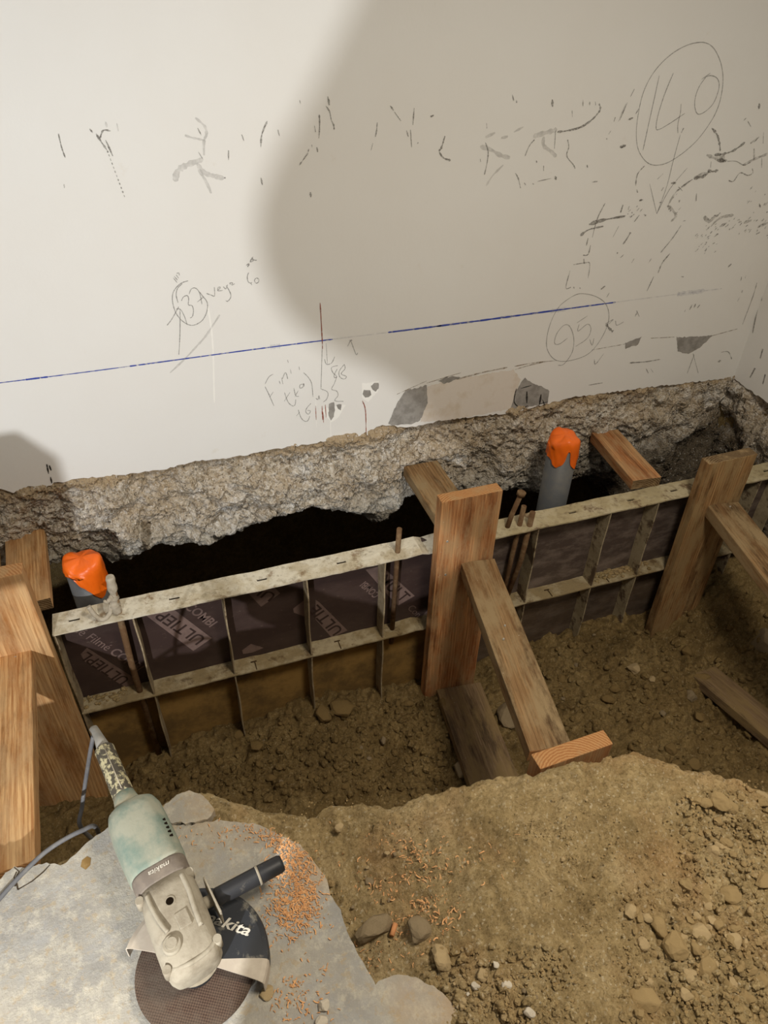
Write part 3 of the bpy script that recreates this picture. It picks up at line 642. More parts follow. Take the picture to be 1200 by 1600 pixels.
patches('bare_patch', [[(390 + a / 5, 520 + b / 5) for a, b in pg] for pg in ([(620, 555), (660, 545), (665, 600), (655, 660), (635, 685), (615, 640)], [(680, 560), (720, 560), (710, 600), (690, 590)], [(945, 415), (975, 395), (1005, 390), (1010, 430), (985, 460), (960, 445)], [(890, 440), (940, 450), (950, 490), (905, 510), (880, 480)])]
    + [[(760 + a / 2.727, 400 + b / 2.727) for a, b in pg] for pg in ([(590, 370), (660, 345), (645, 380), (610, 388), (592, 395)], [(810, 345), (890, 345), (965, 338), (910, 390), (860, 418), (815, 405)])]
    + [[(620 + a / 4.286, 560 + b / 4.286) for a, b in pg] for pg in ([(0, 300), (60, 215), (200, 178), (205, 300), (155, 415), (100, 440), (-20, 448), (-60, 440)], [(275, 150), (330, 125), (385, 120), (430, 128), (380, 150), (320, 170)], [(760, 345), (790, 240), (830, 160), (860, 130), (910, 165), (990, 195), (1020, 220), (1010, 300), (900, 320), (830, 345)])], BARE, wall_back, y=-.0007)
patches('plaster_repair', [[(620 + a / 4.286, 560 + b / 4.286) for a, b in [(205, 185), (430, 130), (780, 75), (830, 140), (760, 340), (400, 405), (160, 425)]]], PINK, wall_back, y=-.0004)
patches('white_rim', [[(500, 640), (540, 632), (530, 650), (518, 660)], [(565, 600), (592, 595), (590, 612), (575, 628), (566, 622)]], WHITE, wall_back, y=-.0003)
strips('dark_stroke', K(620, 560, 4.286, [([(870, 220), (870, 300)], .008), ([(965, 240), (955, 310)], .008), [(950, 305), (1010, 290)], [(975, 275), (990, 315)], [(800, 200), (785, 290), (830, 330), (880, 315)], [(830, 200), (900, 180)]]) + [([(73, 725), (76, 740)], .006), ([(77, 727), (80, 735)], .006), ([(79, 745), (81, 755)], .006)], m_mark('black_crayon', (52, 48, 44), 0.95, 120, .2, .2), wall_back, .004, y=-.0012)

# ------------------------------------------------------------------ timber
def plank(name, p0, p1, w, t, wdir, mats, parent=None, bev=0.003, wear=0.0015):
    p0 = Vector(p0); p1 = Vector(p1); X = (p1 - p0); L = X.length; X.normalize()
    Yv = Vector(wdir); Yv = (Yv - X * Yv.dot(X)).normalized(); Zv = X.cross(Yv)
    bm = bmesh.new(); add_box(bm, (0, 0, 0), (L, w, t))
    n = max(4, int(L / 0.04))
    es = [e for e in bm.edges if abs((e.verts[0].co - e.verts[1].co).normalized().x) > .9]
    bmesh.ops.subdivide_edges(bm, edges=es, cuts=n, use_grid_fill=True)
    ce = [e for e in bm.edges if len(e.link_faces) == 2 and e.calc_face_angle(0) > 1.0]
    bmesh.ops.bevel(bm, geom=ce, offset=bev, segments=2, affect='EDGES', profile=0.6)
    sd = random.uniform(0, 50)
    for v in bm.verts:
        q = mnoise.noise_vector(Vector((v.co.x * 9 + sd, v.co.y * 14, v.co.z * 14)))
        v.co += q * wear
    for f in bm.faces:
        f.material_index = 1 if abs(f.normal.x) > .8 else 0
        f.smooth = False
    o = bm_obj(name, bm, list(mats), parent)
    Mx = Matrix((X, Yv, Zv)).transposed().to_4x4(); Mx.translation = (p0 + p1) / 2
    o.matrix_world = Mx if parent is None else Mx
    return o
def nail(parent, world, nrm, r=0.004, name='nail'):
    bm = bmesh.new(); Nn = Vector(nrm).normalized()
    p = Vector(world); tube(bm, [p - Nn * .012, p + Nn * .0012], r, 10)
    o = bm_obj(name, bm, STEEL_N); o.parent = parent; o.matrix_parent_inverse = parent.matrix_world.inverted()
    return o
post_c = tag(plank('timber_post', (.95, -.478, -1.10), (.95, -.478, .017), .222, .046, (1, 0, 0), (W_ORANGE, END_O)), 'upright orange-brown board braced against the formwork in the middle', 'timber')
for q in [(699, 846), (696, 898)]: nail(post_c, ony(*q, -.501), (0, -1, 0), .0045)
tag(plank('timber_spacer', (.975, .01, -.216), (.975, -.452, -.216), .145, .046, (1, 0, 0), (W_DUSTY, END_D)), 'short plank wedged behind the middle upright between formwork and footing', 'timber')
strut_c = tag(plank('timber_strut', (1.0, -.502, -.307), (.876, -1.262, -.327), .125, .052, (1, .0, 0), (W_DUSTY, END_O)), 'long dusty brace running from the middle upright to the short stake board', 'timber')
for q in [(789, 977), (787, 998)]: nail(strut_c, onz(*q, -.285), (0, 0, 1), .003)
tag(plank('stake_board', (.925, -1.292, -.98), (.925, -1.292, -.285), .235, .05, (1, .03, 0), (W_ORANGE, END_O)), 'short stake board with orange end grain standing at the foot of the middle brace', 'timber')
tag(plank('sole_plank', (.985, -.510, bed_z(.985, -.6) + .03), (.915, -1.16, -1.0), .19, .045, (1, .1, 0), (W_SOLE, END_D)), 'muddy plank lying on the trench bottom below the middle brace', 'timber')
post_r = tag(plank('timber_post', (2.055, -.478, -1.05), (2.04, -.478, -.055), .222, .046, (1, 0, 0), (W_DARK, END_D)), 'dark damp upright board braced against the formwork on the right', 'timber')
strut_r = tag(plank('timber_strut', (2.068, -.502, -.297), (1.935, -1.30, -.33), .135, .05, (1, .0, 0), (W_DUSTY, END_O)), 'brace with an orange edge running from the right upright out of the frame', 'timber')
tag(plank('stake_board', (1.985, -1.335, -1.0), (1.985, -1.335, -.29), .235, .05, (1, .03, 0), (W_ORANGE, END_O)), 'stake board at the foot of the right brace, beyond the edge of the frame', 'timber')
nail(strut_r, onz(1141, 791, -.271), (0, 0, 1), .003)
tag(plank('timber_spacer', (1.832, .01, -.222), (1.80, -.352, -.222), .125, .045, (1, 0, 0), (W_ORANGE, END_D)), 'short brown plank wedged behind the right formwork against the footing', 'timber')
tag(plank('sole_plank', (2.0, -.78, bed_z(2.0, -.78) - .005), (2.04, -1.38, bed_z(2.04, -1.3) + .035), .13, .04, (1, -.1, 0), (W_SOLE, END_O)), 'dirt-covered plank half buried on the trench bottom at the right', 'timber')
post_l = tag(plank('timber_post', (-.545, -.478, -1.10), (-.545, -.478, .066), .232, .05, (1, 0, 0), (W_FRESH, END_O)), 'broad pale pine upright at the left end of the formwork', 'timber')
strut_l = tag(plank('timber_strut', (-.545, -.507, -.262), (-.475, -1.30, -.085), .125, .055, (1, .0, 0), (W_FRESH, END_O)), 'pale pine brace with two nails meeting the left upright', 'timber')
for q in [(24, 1027), (36, 1026)]: nail(strut_l, onz(*q, -.232), (0, 0, 1), .004)
tag(plank('timber_spacer', (-.508, .05, -.222), (-.484, -.332, -.222), .128, .046, (1, 0, 0), (W_FRESH, END_D)), 'short pale plank wedged behind the left upright under the footing', 'timber')
lb = tag(plank('timber_batten', (-.602, -.40, -.30), (-.575, -.13, -.06), .06, .04, (1, .2, 0), (W_DUSTY, END_D)), 'grey batten end leaning at the left edge above the pine upright', 'timber')
# added board on a post, out of frame, shading the wall's left corner
tag(plank('shading_board', (-1.9, -1.72, .50), (-.642, -1.70, .50), .20, .085, (0, 1, 0), (W_FRESH, END_O)), 'board lying on a trestle outside the left of the frame', 'timber')
tag(plank('shading_board_post', (-1.0, -1.71, -.05), (-1.0, -1.71, .457), .09, .09, (1, 0, 0), (W_FRESH, END_O)), 'trestle post under the board outside the left of the frame', 'timber')

# ------------------------------------------------------------------ formwork panels
YF, YB = -.45, -.38           # front of the frame, face of the plywood
ZT, ZM = -.243, -.640
def plate(name, x0, x1, y0, y1, z, t, holes, mat, parent, dent=None, wob=0.002):
    """a flat rail with slots cut through: holes = [(x, half length, half width)]"""
    xcuts = sorted({x0, x1, *[h[0] - h[1] for h in holes], *[h[0] + h[1] for h in holes], *np.arange(x0, x1, .03).round(4)})
    ym = (y0 + y1) / 2; hw = holes[0][2] if holes else .004
    ycuts = [y0, ym - hw, ym + hw, y1]
    bm = bmesh.new(); V = {}
    def g(i, j):
        if (i, j) not in V:
            x = xcuts[i]; dz = wob * math.sin(x * 21) * .5 + wob * mnoise.noise(Vector((x * 30, j, z)))
            dy = 0
            if dent:
                d = math.exp(-((x - dent) / .018) ** 2); dz += -.016 * d * (1 if j < 3 else .6); dy = .012 * d if j == 0 else 0
                d2 = math.exp(-((x - dent + .05) / .03) ** 2); dz += .007 * d2
            V[(i, j)] = bm.verts.new((x, ycuts[j] + dy + (wob * mnoise.noise(Vector((x * 25, 7, z))) if j in (0, 3) else 0), z + dz))
        return V[(i, j)]
    for i in range(len(xcuts) - 1):
        xm = (xcuts[i] + xcuts[i + 1]) / 2
        for j in range(3):
            if j == 1 and any(abs(xm - h[0]) < h[1] for h in holes): continue
            bm.faces.new((g(i, j), g(i + 1, j), g(i + 1, j + 1), g(i, j + 1)))
    r = bmesh.ops.extrude_face_region(bm, geom=bm.faces[:])
    bmesh.ops.translate(bm, vec=(0, 0, -t), verts=[q for q in r['geom'] if isinstance(q, bmesh.types.BMVert)])
    return bm_obj(name, bm, mat, parent)
def flat_rib(name, x, z0, z1, mat, parent, t=.006, bow=0.0):
    bm = bmesh.new(); n = 12
    rows = []
    for k in range(n + 1):
        z = z0 + (z1 - z0) * k / n; dx = .0015 * math.sin(z * 23 + x * 9) + bow * math.sin(math.pi * k / n)
        rows.append([bm.verts.new((x + dx + a * t / 2, y, z)) for a, y in ((-1, YB), (1, YB), (1, YF + .004), (-1, YF + .004))])
    for a, b in zip(rows[:-1], rows[1:]):
        for k in range(4): bm.faces.new((a[k], a[(k + 1) % 4], b[(k + 1) % 4], b[k]))
    bm.faces.new(rows[0]); bm.faces.new(rows[-1][::-1])
    return bm_obj(name, bm, mat, parent)
def tslots(parent, xsl, z, mat):
    for x in xsl:
        bm = bmesh.new()
        add_box(bm, (x, -.425, z + .0006), (.004, .045, .0008)); add_box(bm, (x - .004, -.404, z + .0007), (.026, .006, .0008))
        bm_obj('slot', bm, mat, parent)
def panel(x0, x1, ribs, holes, slots, mats, label, dent=None):
    rail, rib, face = mats
    root = empty('formwork_panel', ((x0 + x1) / 2, -.4, -1.05))
    tag(root, label, 'formwork', 'formwork panels along the trench')
    def par(o):
        o.parent = root; o.matrix_parent_inverse = Matrix.Translation(root.location).inverted(); return o
    bm = bmesh.new(); add_box(bm, ((x0 + x1) / 2, -.368, -.69), (x1 - x0 - .002, .022, .88)); sheet = par(bm_obj('plywood_sheet', bm, face))
    tr = par(plate('top_rail', x0, x1, YF, -.355, ZT, .006, [(h, .017, .0058) for h in holes], rail, None, dent))
    mr = par(plate('middle_rail', x0, x1, YF, YB, ZM, .006, [], RAILM, None, dent))
    bm = bmesh.new(); add_box(bm, ((x0 + x1) / 2, (YF + YB) / 2, -1.13), (x1 - x0, .07, .006)); par(bm_obj('bottom_rail', bm, rib))
    for x in ribs:
        par(flat_rib('rib', x, ZM + .0, ZT - .006, rib, None, .005)); par(flat_rib('rib', x, -1.13, ZM - .006, rib, None, .005))
    for x in (x0 + .003, x1 - .003): par(flat_rib('end_stile', x, -1.13, ZT - .006, rib, None, .006))
    for s in slots:
        bm = bmesh.new()
        add_box(bm, (s, -.428, ZM + .0016), (.003, .040, .0024)); add_box(bm, (s - .004, -.408, ZM + .0017), (.022, .0045, .0024))  # dark strips laid on the rail, standing for the shade in open slots
        q = bm_obj('slot', bm, SLOTM); q.parent = mr
    return root, sheet, tr
p1, sheet1, rail1 = panel(-.425, .905, [-.184, .102, .386, .668], [-.36, -.05, .24, .52], [.18, .50], (RAIL1, RIBM, FACE1), 'formwork panel with printed brown plywood left of the middle upright', dent=.845)
p2, sheet2, rail2 = panel(.912, 2.035, [1.275, 1.585, 1.805], [1.44, 1.70, 1.90], [1.40, 1.67], (RAIL2, RIB2, FACE2), 'grimy dark formwork panel with worn ribs between the two uprights')
p3, sheet3, rail3 = panel(2.042, 2.43, [2.30], [2.36], [], (RAIL2, RIB2, FACE2), 'formwork panel end beyond the right upright in the corner')

# print on the plywood film
def glyphs(txt, bold=0.0, shear=0.0):
    cu = bpy.data.curves.new('print', 'FONT'); cu.body = txt; cu.size = 1.0; cu.offset = bold; cu.shear = shear; cu.resolution_u = 3
    o = bpy.data.objects.new('print', cu); COL.objects.link(o)
    dg = bpy.context.evaluated_depsgraph_get(); me = bpy.data.meshes.new_from_object(o.evaluated_get(dg))
    bpy.data.objects.remove(o, do_unlink=True); bpy.data.curves.remove(cu)
    return me
class PrintB:
    def __init__(s): s.bm = bmesh.new()
    def text(s, txt, P0, P1, h, mi, Yax, bold=0.0, lift=0.0, nrm=None, shear=0.0):
        me = glyphs(txt, bold, shear); co = np.array([v.co[:] for v in me.vertices])
        x0, x1 = co[:, 0].min(), co[:, 0].max(); y0, y1 = 0.0, 0.72
        P0 = Vector(P0); P1 = Vector(P1); X = P1 - P0; Yv = Vector(Yax).normalized() * h
        vs = [s.bm.verts.new(P0 + X * ((c[0] - x0) / (x1 - x0)) + Yv * (c[1] / .72) + (Vector(nrm) * lift if nrm else Vector())) for c in co]
        for p in me.polygons:
            try: f = s.bm.faces.new([vs[i] for i in p.vertices]); f.material_index = mi
            except ValueError: pass
        bpy.data.meshes.remove(me)
    def poly(s, pts, mi):
        f = s.bm.faces.new([s.bm.verts.new(p) for p in pts]); f.material_index = mi
YP = -.3795
def fp(px, py, lift=0.0):
    p = ony(px, py, YP); return Vector((p[0], YP - lift, p[2]))
pb = PrintB()
def flush():
    global pb
    o = bm_obj('printed_mark', pb.bm, [PRINT, PRINTD]); o.parent = sheet1; pb = PrintB()
def wtext(txt, a, b, h, mi, bold=0.0, lift=.0006):
    P0 = fp(*a, lift); P1 = fp(*b, lift); X = (P1 - P0).normalized(); pb.text(txt, P0, P1, h, mi, Vector((-X.z, 0, X.x)), bold)
def wbox(pts, lift=.0003): pb.poly([fp(*p, lift) for p in pts], 0)
# bay between the left upright and the first rib
wtext('qué Filmé', (104, 980), (166, 1017), .034, 0, 0.0); wtext('COMBI', (170, 1020), (214, 1049), .036, 0, .02)
wbox([(126, 1022), (136, 1012), (205, 1056), (214, 1068), (200, 1076), (186, 1068), (132, 1033)])

wtext('ULTIEPL', (203, 1061), (137, 1018), .040, 1, .012)
flush()
# second bay
wbox([(226, 960), (270, 951), (331, 997), (302, 1017)])
wtext('ULTIEP', (322, 997), (256, 953), .046, 1, .012); wtext('COMBI', (287, 949), (328, 980), .036, 0, .02)
flush()
# third bay
wbox([(386, 925), (427, 916), (438, 927), (408, 948)]); wtext('UL', (432, 929), (404, 915), .040, 1, .012); wbox([(378, 1016), (392, 1006), (412, 1012), (396, 1019), (380, 1022)])
flush()
# fourth bay
wbox([(493, 937), (499, 941), (543, 985), (518, 996), (493, 968)]); wtext('ULTIE', (536, 984), (496, 944), .046, 1, .012)
wbox([(458, 951), (477, 936), (477, 964), (459, 957)])
flush()
# fifth bay
wbox([(571, 890), (596, 884), (648, 931), (622, 946), (606, 930)]); 
wtext('MULT', (590, 908), (628, 941), .046, 1, .012); wtext('COMBI', (594, 928), (571, 908), .030, 0, .02); wtext('Cont', (636, 951), (655, 968), .030, 0)
wbox([(654, 968), (672, 949), (672, 963), (662, 970)])
flush(); pb.bm.free()

# bars pushed down through the rail slots
def bar(name, pts, r, mat, label, cat='rebar', seg=10):
    bm = bmesh.new(); tube(bm, pts, r, seg); return tag(bm_obj(name, bm, mat, smooth=False), label, cat)
bar('steel_bar', [(-.222, -.415, -.11), (-.232, -.413, -.5), (-.226, -.413, -1.05)], .011, RUST, 'round steel bar through the rail slot at the left, cement-caked on top', 'rebar')
bm = bmesh.new(); random.seed(3)
tube(bm, smooth_path([(-.221, -.416, -.085), (-.224, -.417, -.15), (-.23, -.418, -.20), (-.228, -.417, -.238)], 5), [.014 + random.uniform(-.004, .005) for _ in range(16)], 9)
tube(bm, smooth_path([(-.228, -.422, -.16), (-.247, -.428, -.175), (-.255, -.43, -.165)], 4), [.008, .009, .007, .008, .006, .006, .005, .005, .003], 7)
tag(bm_obj('cement_lump', bm, CAKE), 'pale cement crust on the bar beside the left orange pipe', 'cement')
bm = bmesh.new()
tube(bm, smooth_path([(-.305, -.42, -.185), (-.292, -.43, -.22), (-.272, -.438, -.236), (-.25, -.43, -.225), (-.24, -.42, -.195)], 6), .0075, 9)
tag(bm_obj('hooked_wire', bm, CAKE), 'cement-coated hooked wire standing on the left rail', 'wire')
bar('steel_bar', [(.728, -.413, -.137), (.725, -.413, -.24), (.715, -.413, -.72)], .0095, RUST, 'rusty bar through the rail just left of the middle upright', 'rebar')
b = bar('steel_bolt', [(1.20, -.40, -.105), (1.172, -.405, -.19), (1.16, -.405, -.26)], .0095, RUST, 'headed rusty bolt standing on the rail right of the middle upright', 'bolt')
bm = bmesh.new(); tube(bm, [(1.199, -.40, -.108), (1.202, -.40, -.094)], .0165, 12); h = bm_obj('bolt_head', bm, RUST); h.parent = b
bar('steel_bar', [(1.215, -.41, -.155), (1.20, -.41, -.40), (1.18, -.41, -.80)], .010, RUST, 'middle one of three rusty bars right of the middle upright', 'rebar')
bar('steel_bar', [(1.247, -.425, -.18), (1.235, -.425, -.40), (1.20, -.42, -.62)], .011, RUST, 'rightmost of three rusty bars right of the middle upright', 'rebar')

# ------------------------------------------------------------------ taped pipes
def pipe(cx, cy, ztop, r, label, seed, flap, lean=(0, 0)):
    root = empty('drain_pipe', (cx, cy, -.9)); tag(root, label, 'pipe', 'taped pipes behind the formwork')
    Rl = random.Random(seed)
    def par(o): o.parent = root; o.matrix_parent_inverse = Matrix.Translation(root.location).inverted(); return o
    bm = bmesh.new(); tube(bm, [(cx - lean[0], cy - lean[1], -1.0), (cx, cy, ztop - .015)], r, 40); par(bm_obj('pipe_tube', bm, PVC))
    # tape cap: a puckered dome with a skirt of uneven length
    n = 72; bm = bmesh.new(); rings = []
    prof = [(0.0, .012), (.35, .011), (.7, .008), (.92, .002), (1.03, -.006), (1.07, -.022)]
    def skirt(a):
        s = .055
        for (ac, w, d) in flap:
            dd = (a - ac + math.pi) % (2 * math.pi) - math.pi
            s += d * math.exp(-(dd / w) ** 2)
        return s
    for j in range(14):
        ring = []
        for k in range(n):
            a = 2 * math.pi * k / n
            if j < len(prof): rr, z = prof[j]; z = z + (.010 * math.sin(2 * a + seed) + .004 * math.sin(5 * a + seed)) * rr
            else:
                t = (j - len(prof) + 1) / (14 - len(prof)); s = max(.010, skirt(a)); z = -.022 - s * t
                rr = 1.07 + .028 * math.sin(9 * a + seed * 2 + t * 2) * t + .03 * math.sin(23 * a) * t * .6
            wr = 1 + .018 * math.sin(4 * a + j * .5 + seed) + .012 * math.sin(11 * a - j)
            ring.append((cx + r * rr * wr * math.cos(a), cy + r * rr * wr * math.sin(a), ztop + z + .0008 * math.sin(11 * a + j)))
        rings.append([bm.verts.new(p) for p in ring] if j else [bm.verts.new((cx, cy, ztop + .012))])
    for k in range(n): bm.faces.new((rings[0][0], rings[1][k], rings[1][(k + 1) % n]))
    for j in range(1, len(rings) - 1):
        for k in range(n): bm.faces.new((rings[j][k], rings[j + 1][k], rings[j + 1][(k + 1) % n], rings[j][(k + 1) % n]))
    cap = par(bm_obj('tape_cap', bm, TAPE, smooth=True)); cap['label'] = 'crumpled orange tape cap'
    return root
pipe(-.318, -.20, -.175, .060, 'grey pipe capped with orange tape at the left behind the formwork', 2.0, [(-.9, .55, .065), (-2.5, .6, -.05), (math.pi, .8, -.05), (.3, .5, .02)], (.0, .0))
pipe(1.485, -.20, -.035, .058, 'grey pipe capped with orange tape standing right of the middle upright', 5.0, [(-1.0, .5, .045), (-2.4, .4, .03), (-1.75, .13, -.075), (1.5, 1.0, .02)], (.0, .0))

# ------------------------------------------------------------------ angle grinder
GO = onz(310, 1520, 0.0); GU = Vector((-.266, .964, 0)).normalized(); GV = Vector((GU.y, -GU.x, 0))
GM = Matrix((GU, GV, Vector((0, 0, 1)))).transposed().to_4x4(); GM.translation = Vector(GO)
TEAL = m_plain('dusty_teal_plastic', (92, 120, 112), 0.75, 0.25, (162, 154, 132), 16, bump=0.2, bs=90, lo=.32, hi=.54, amt=.9)
TEALD = m_plain('dusty_teal_housing', (88, 116, 108), 0.75, 0.25, (156, 154, 136), 13, bump=0.2, bs=90, lo=.30, hi=.56, amt=.9)
GREYC = m_plain('dusty_cast_alloy', (158, 149, 131), 0.8, 0.25, (126, 115, 97), 18, bump=0.4, bs=70, lo=.48, hi=.66, amt=.7)
GRIPM = m_plain('black_grip_with_splashes', (74, 68, 58), 0.7, 0.3, (190, 180, 142), 60, lo=.50, hi=.57, amt=.85)
BLACK = m_plain('black_dusty_plastic', (38, 38, 40), 0.5, 0.4, (120, 112, 98), 30, lo=.60, hi=.72, amt=.7)
GUARDM = m_plain('black_guard_enamel', (40, 42, 46), 0.5, 0.45, (168, 160, 142), 20, lo=.56, hi=.70, amt=.7)
GUARDL = m_plain('dust_covered_guard', (178, 166, 150), 0.85, 0.2, (200, 190, 172), 24)
BAND = m_plain('grey_name_band', (112, 102, 92), 0.7, 0.3, (138, 126, 112), 40)
LOGO = m_plain('pale_logo_paint', (206, 200, 186), 0.7, 0.3)
CORD = m_plain('grey_rubber_cord', (98, 98, 100), 0.65, 0.3, (132, 128, 120), 30)
BOOT = m_plain('grey_rubber_boot', (126, 124, 118), 0.75, 0.25, (150, 144, 132), 30)
def m_disc():
    k = Nt('abrasive_disc', 0.9, 0.15); c = k.co(); g = k.noise(c, 300, 2)
    rad = k.n('TexGradient', gradient_type='RADIAL'); k.l(k.tc.outputs['Object'], rad.inputs[0])
    ck = k.n('TexChecker'); k.l(c, ck.inputs['Vector']); ck.inputs['Scale'].default_value = 330
    ck.inputs['Color1'].default_value = srgb(66, 52, 44); ck.inputs['Color2'].default_value = srgb(96, 78, 66)
    k.col(k.mix(k.ramp(k.noise(c, 18, 4), [(0.4, 0.0), (0.7, 0.6)]), ck.outputs[0], srgb(104, 94, 82))); k.bump(g, .4, .002); return k.m
gr = empty('angle_grinder', (0, 0, 0)); gr.matrix_world = GM
tag(gr, 'large dusty green angle grinder lying on the broken slab', 'power tool')
def gp(o): o.parent = gr; return o
def loft(name, secs, mat, n=40, caps=True):
    """secs: (u, v, z, half width, half height, exponent)"""
    bm = bmesh.new(); rings = []
    for (u, v, z, a, h, e) in secs:
        ring = []
        for k in range(n):
            t = 2 * math.pi * k / n; c, s = math.cos(t), math.sin(t)
            ring.append(bm.verts.new((u, v + a * math.copysign(abs(c) ** (2 / e), c), z + h * math.copysign(abs(s) ** (2 / e), s))))
        rings.append(ring)
    for i in range(len(rings) - 1):
        for k in range(n): bm.faces.new((rings[i][k], rings[i + 1][k], rings[i + 1][(k + 1) % n], rings[i][(k + 1) % n]))
    if caps: bm.faces.new(rings[0]); bm.faces.new(rings[-1])
    return bm_obj(name, bm, mat, smooth=True)
# disc under the head
bm = bmesh.new(); n = 72
for z0, z1, r0, r1 in ((.0265, .0295, .011, .1065),):
    A = [[bm.verts.new((r * math.cos(2 * math.pi * k / n), r * math.sin(2 * math.pi * k / n), z)) for k in range(n)] for r, z in ((r0, z0), (r1, z0), (r1, z1), (r0, z1))]
    for i in range(4):
        for k in range(n): bm.faces.new((A[i][k], A[i][(k + 1) % n], A[(i + 1) % 4][(k + 1) % n], A[(i + 1) % 4][k]))
disc = gp(bm_obj('cutting_disc', bm, m_disc()))
bm = bmesh.new(); tube(bm, [(0, 0, .002), (0, 0, .026)], .021, 24); o = bm_obj('disc_flange', bm, GREYC); o.parent = disc
bm = bmesh.new(); tube(bm, [(0, 0, .030), (0, 0, .034)], .036, 28); o = bm_obj('disc_washer', bm, BLACK); o.parent = disc
# guard: half cover with a turned-down rim
def guard_part(name, a0, a1, mat, parent, lip=True):
    bm = bmesh.new(); m = 40; R1 = .131; prev = None
    prof = [(.030, .058), (.085, .057), (.120, .054), (.1285, .050), (R1, .043), (R1, .012)]
    prof2 = [(.129, .012), (.129, .043), (.1265, .048), (.119, .0515), (.085, .0545), (.030, .0555)]
    pr = prof + prof2
    for k in range(m + 1):
        a = math.radians(a0 + (a1 - a0) * k / m)
        ring = [bm.verts.new((r * math.cos(a), r * math.sin(a), z)) for r, z in pr]
        if prev:
            for i in range(len(pr)): bm.faces.new((prev[i], ring[i], ring[(i + 1) % len(pr)], prev[(i + 1) % len(pr)]))
        else: bm.faces.new(ring)
        prev = ring
    bm.faces.new(prev[::-1])
    return bm_obj(name, bm, mat, smooth=False)
guard = gp(guard_part('wheel_guard', -2, 122, GUARDM, gr)); guard['label'] = 'black part of the wheel guard'
g2 = guard_part('guard_end', 122, 139, GUARDL, gr); g2.parent = guard; g2['label'] = 'dust-covered end of the guard'
g3 = guard_part('guard_end', -46, -2, GUARDL, gr); g3.parent = guard; g3['label'] = 'pale dusty end of the guard'
# gear head
head = gp(loft('gear_head', [(-.040, -.002, .092, .030, .026, 3.0), (-.036, -.002, .092, .040, .032, 3.2), (-.026, -.001, .092, .047, .038, 3.2), (0, -.002, .092, .051, .043, 3.2), (.035, 0, .093, .052, .045, 3.0), (.075, .002, .094, .052, .045, 3.0), (.10, .004, .094, .051, .044, 3.0), (.126, .005, .095, .049, .043, 3.0)], GREYC))
bm = bmesh.new(); tube(bm, [(0, 0, .052), (0, 0, .064)], [.041, .046], 30); o = bm_obj('spindle_collar', bm, GREYC); o.parent = head
bm = bmesh.new(); tube(bm, [(.010, -.024, .128), (.010, -.024, .138), (.010, -.024, .1405)], [.0165, .0165, .0145], 28); tube(bm, [(.010, -.024, .139), (.010, -.024, .1435)], .0095, 24); o = bm_obj('lock_button', bm, GREYC); o.parent = head
bm = bmesh.new(); tube(bm, [(.078, 0, .1365), (.078, 0, .1398)], .0095, 22); o = bm_obj('oil_plug_rim', bm, GREYC); o.parent = head
bm = bmesh.new(); tube(bm, [(.078, 0, .1385), (.078, 0, .1402)], .0068, 20); o = bm_obj('bolt_hole', bm, DARKGAP); o.parent = head
bm = bmesh.new()
tube(bm, smooth_path([(.112, -.030, .1345), (.085, -.030, .137), (.055, -.027, .1385), (.032, -.022, .1385)], 6), .0042, 10)
tube(bm, smooth_path([(.115, .036, .133), (.08, .036, .136), (.045, .032, .137), (.012, .030, .135)], 6), .0050, 10)
tube(bm, smooth_path([(-.022, -.036, .122), (-.030, -.010, .127), (-.029, .018, .126), (-.020, .040, .122)], 6), .0045, 10)
o = bm_obj('cast_ribs', bm, GREYC, smooth=True); o.parent = head
bm = bmesh.new(); add_box(bm, (.038, .008, .137), (.030, .022, .006), .0015); o = bm_obj('rating_boss', bm, GREYC); o.parent = head
for sx, sy in ((.115, -.044), (.115, .050), (-.018, -.046), (-.020, .044)):
    bm = bmesh.new(); tube(bm, [(sx, sy, .100), (sx, sy, .1285)], .0075, 14); o = bm_obj('corner_screw', bm, GREYC); o.parent = head
band = gp(loft('name_band', [(.124, .005, .096, .0500, .0425, 2.9), (.127, .005, .096, .0512, .0437, 2.9), (.153, .005, .097, .0522, .0445, 2.9), (.157, .005, .097, .0515, .0438, 2.9)], BAND))
pg = PrintB()
pg.text('makita', (.147, .026, .1420), (.147, -.014, .1420), .0095, 0, (-1, 0, 0), .01, shear=.3)
o = bm_obj('name_print', pg.bm, LOGO); o.parent = band
house = gp(loft('motor_housing', [(.155, .005, .097, .0515, .0440, 2.7), (.165, .005, .097, .0540, .0455, 2.7), (.20, .005, .098, .0550, .0465, 2.6), (.25, .005, .099, .0550, .0465, 2.6), (.285, .006, .100, .0530, .0455, 2.6), (.303, .006, .101, .0475, .0420, 2.5), (.312, .006, .101, .036, .034, 2.3)], TEALD)); house['label'] = 'dusty teal motor housing'
bm = bmesh.new()
for k in range(5): add_box(bm, (.195 + k * .0095, .046, .1325), (.0035, .012, .004), .0)
o = bm_obj('air_vents', bm, DARKGAP); o.parent = house
root_h = gp(loft('handle_root', [(.268, .003, .122, .030, .022, 2.3), (.282, .003, .117, .034, .028, 2.3), (.305, .003, .112, .030, .028, 2.2), (.325, .003, .110, .024, .025, 2.1), (.345, .003, .110, .0205, .023, 2.1)], TEAL)); root_h['label'] = 'teal root of the rear handle'
grip = gp(loft('rear_grip', [(.338, .003, .110, .0205, .0235, 2.2), (.342, .003, .110, .0215, .0245, 2.2), (.40, .004, .111, .0205, .0235, 2.3), (.448, .005, .112, .0200, .0225, 2.3), (.462, .005, .112, .0205, .0225, 2.3), (.466, .005, .112, .0180, .0200, 2.2)], GRIPM)); grip['label'] = 'dark rear grip with pale splashes'
bm = bmesh.new(); tube(bm, [(.342, .004, .1345), (.40, .005, .1345), (.462, .006, .1345)], .0012, 6); o = bm_obj('grip_seam', bm, GREYC); o.parent = grip
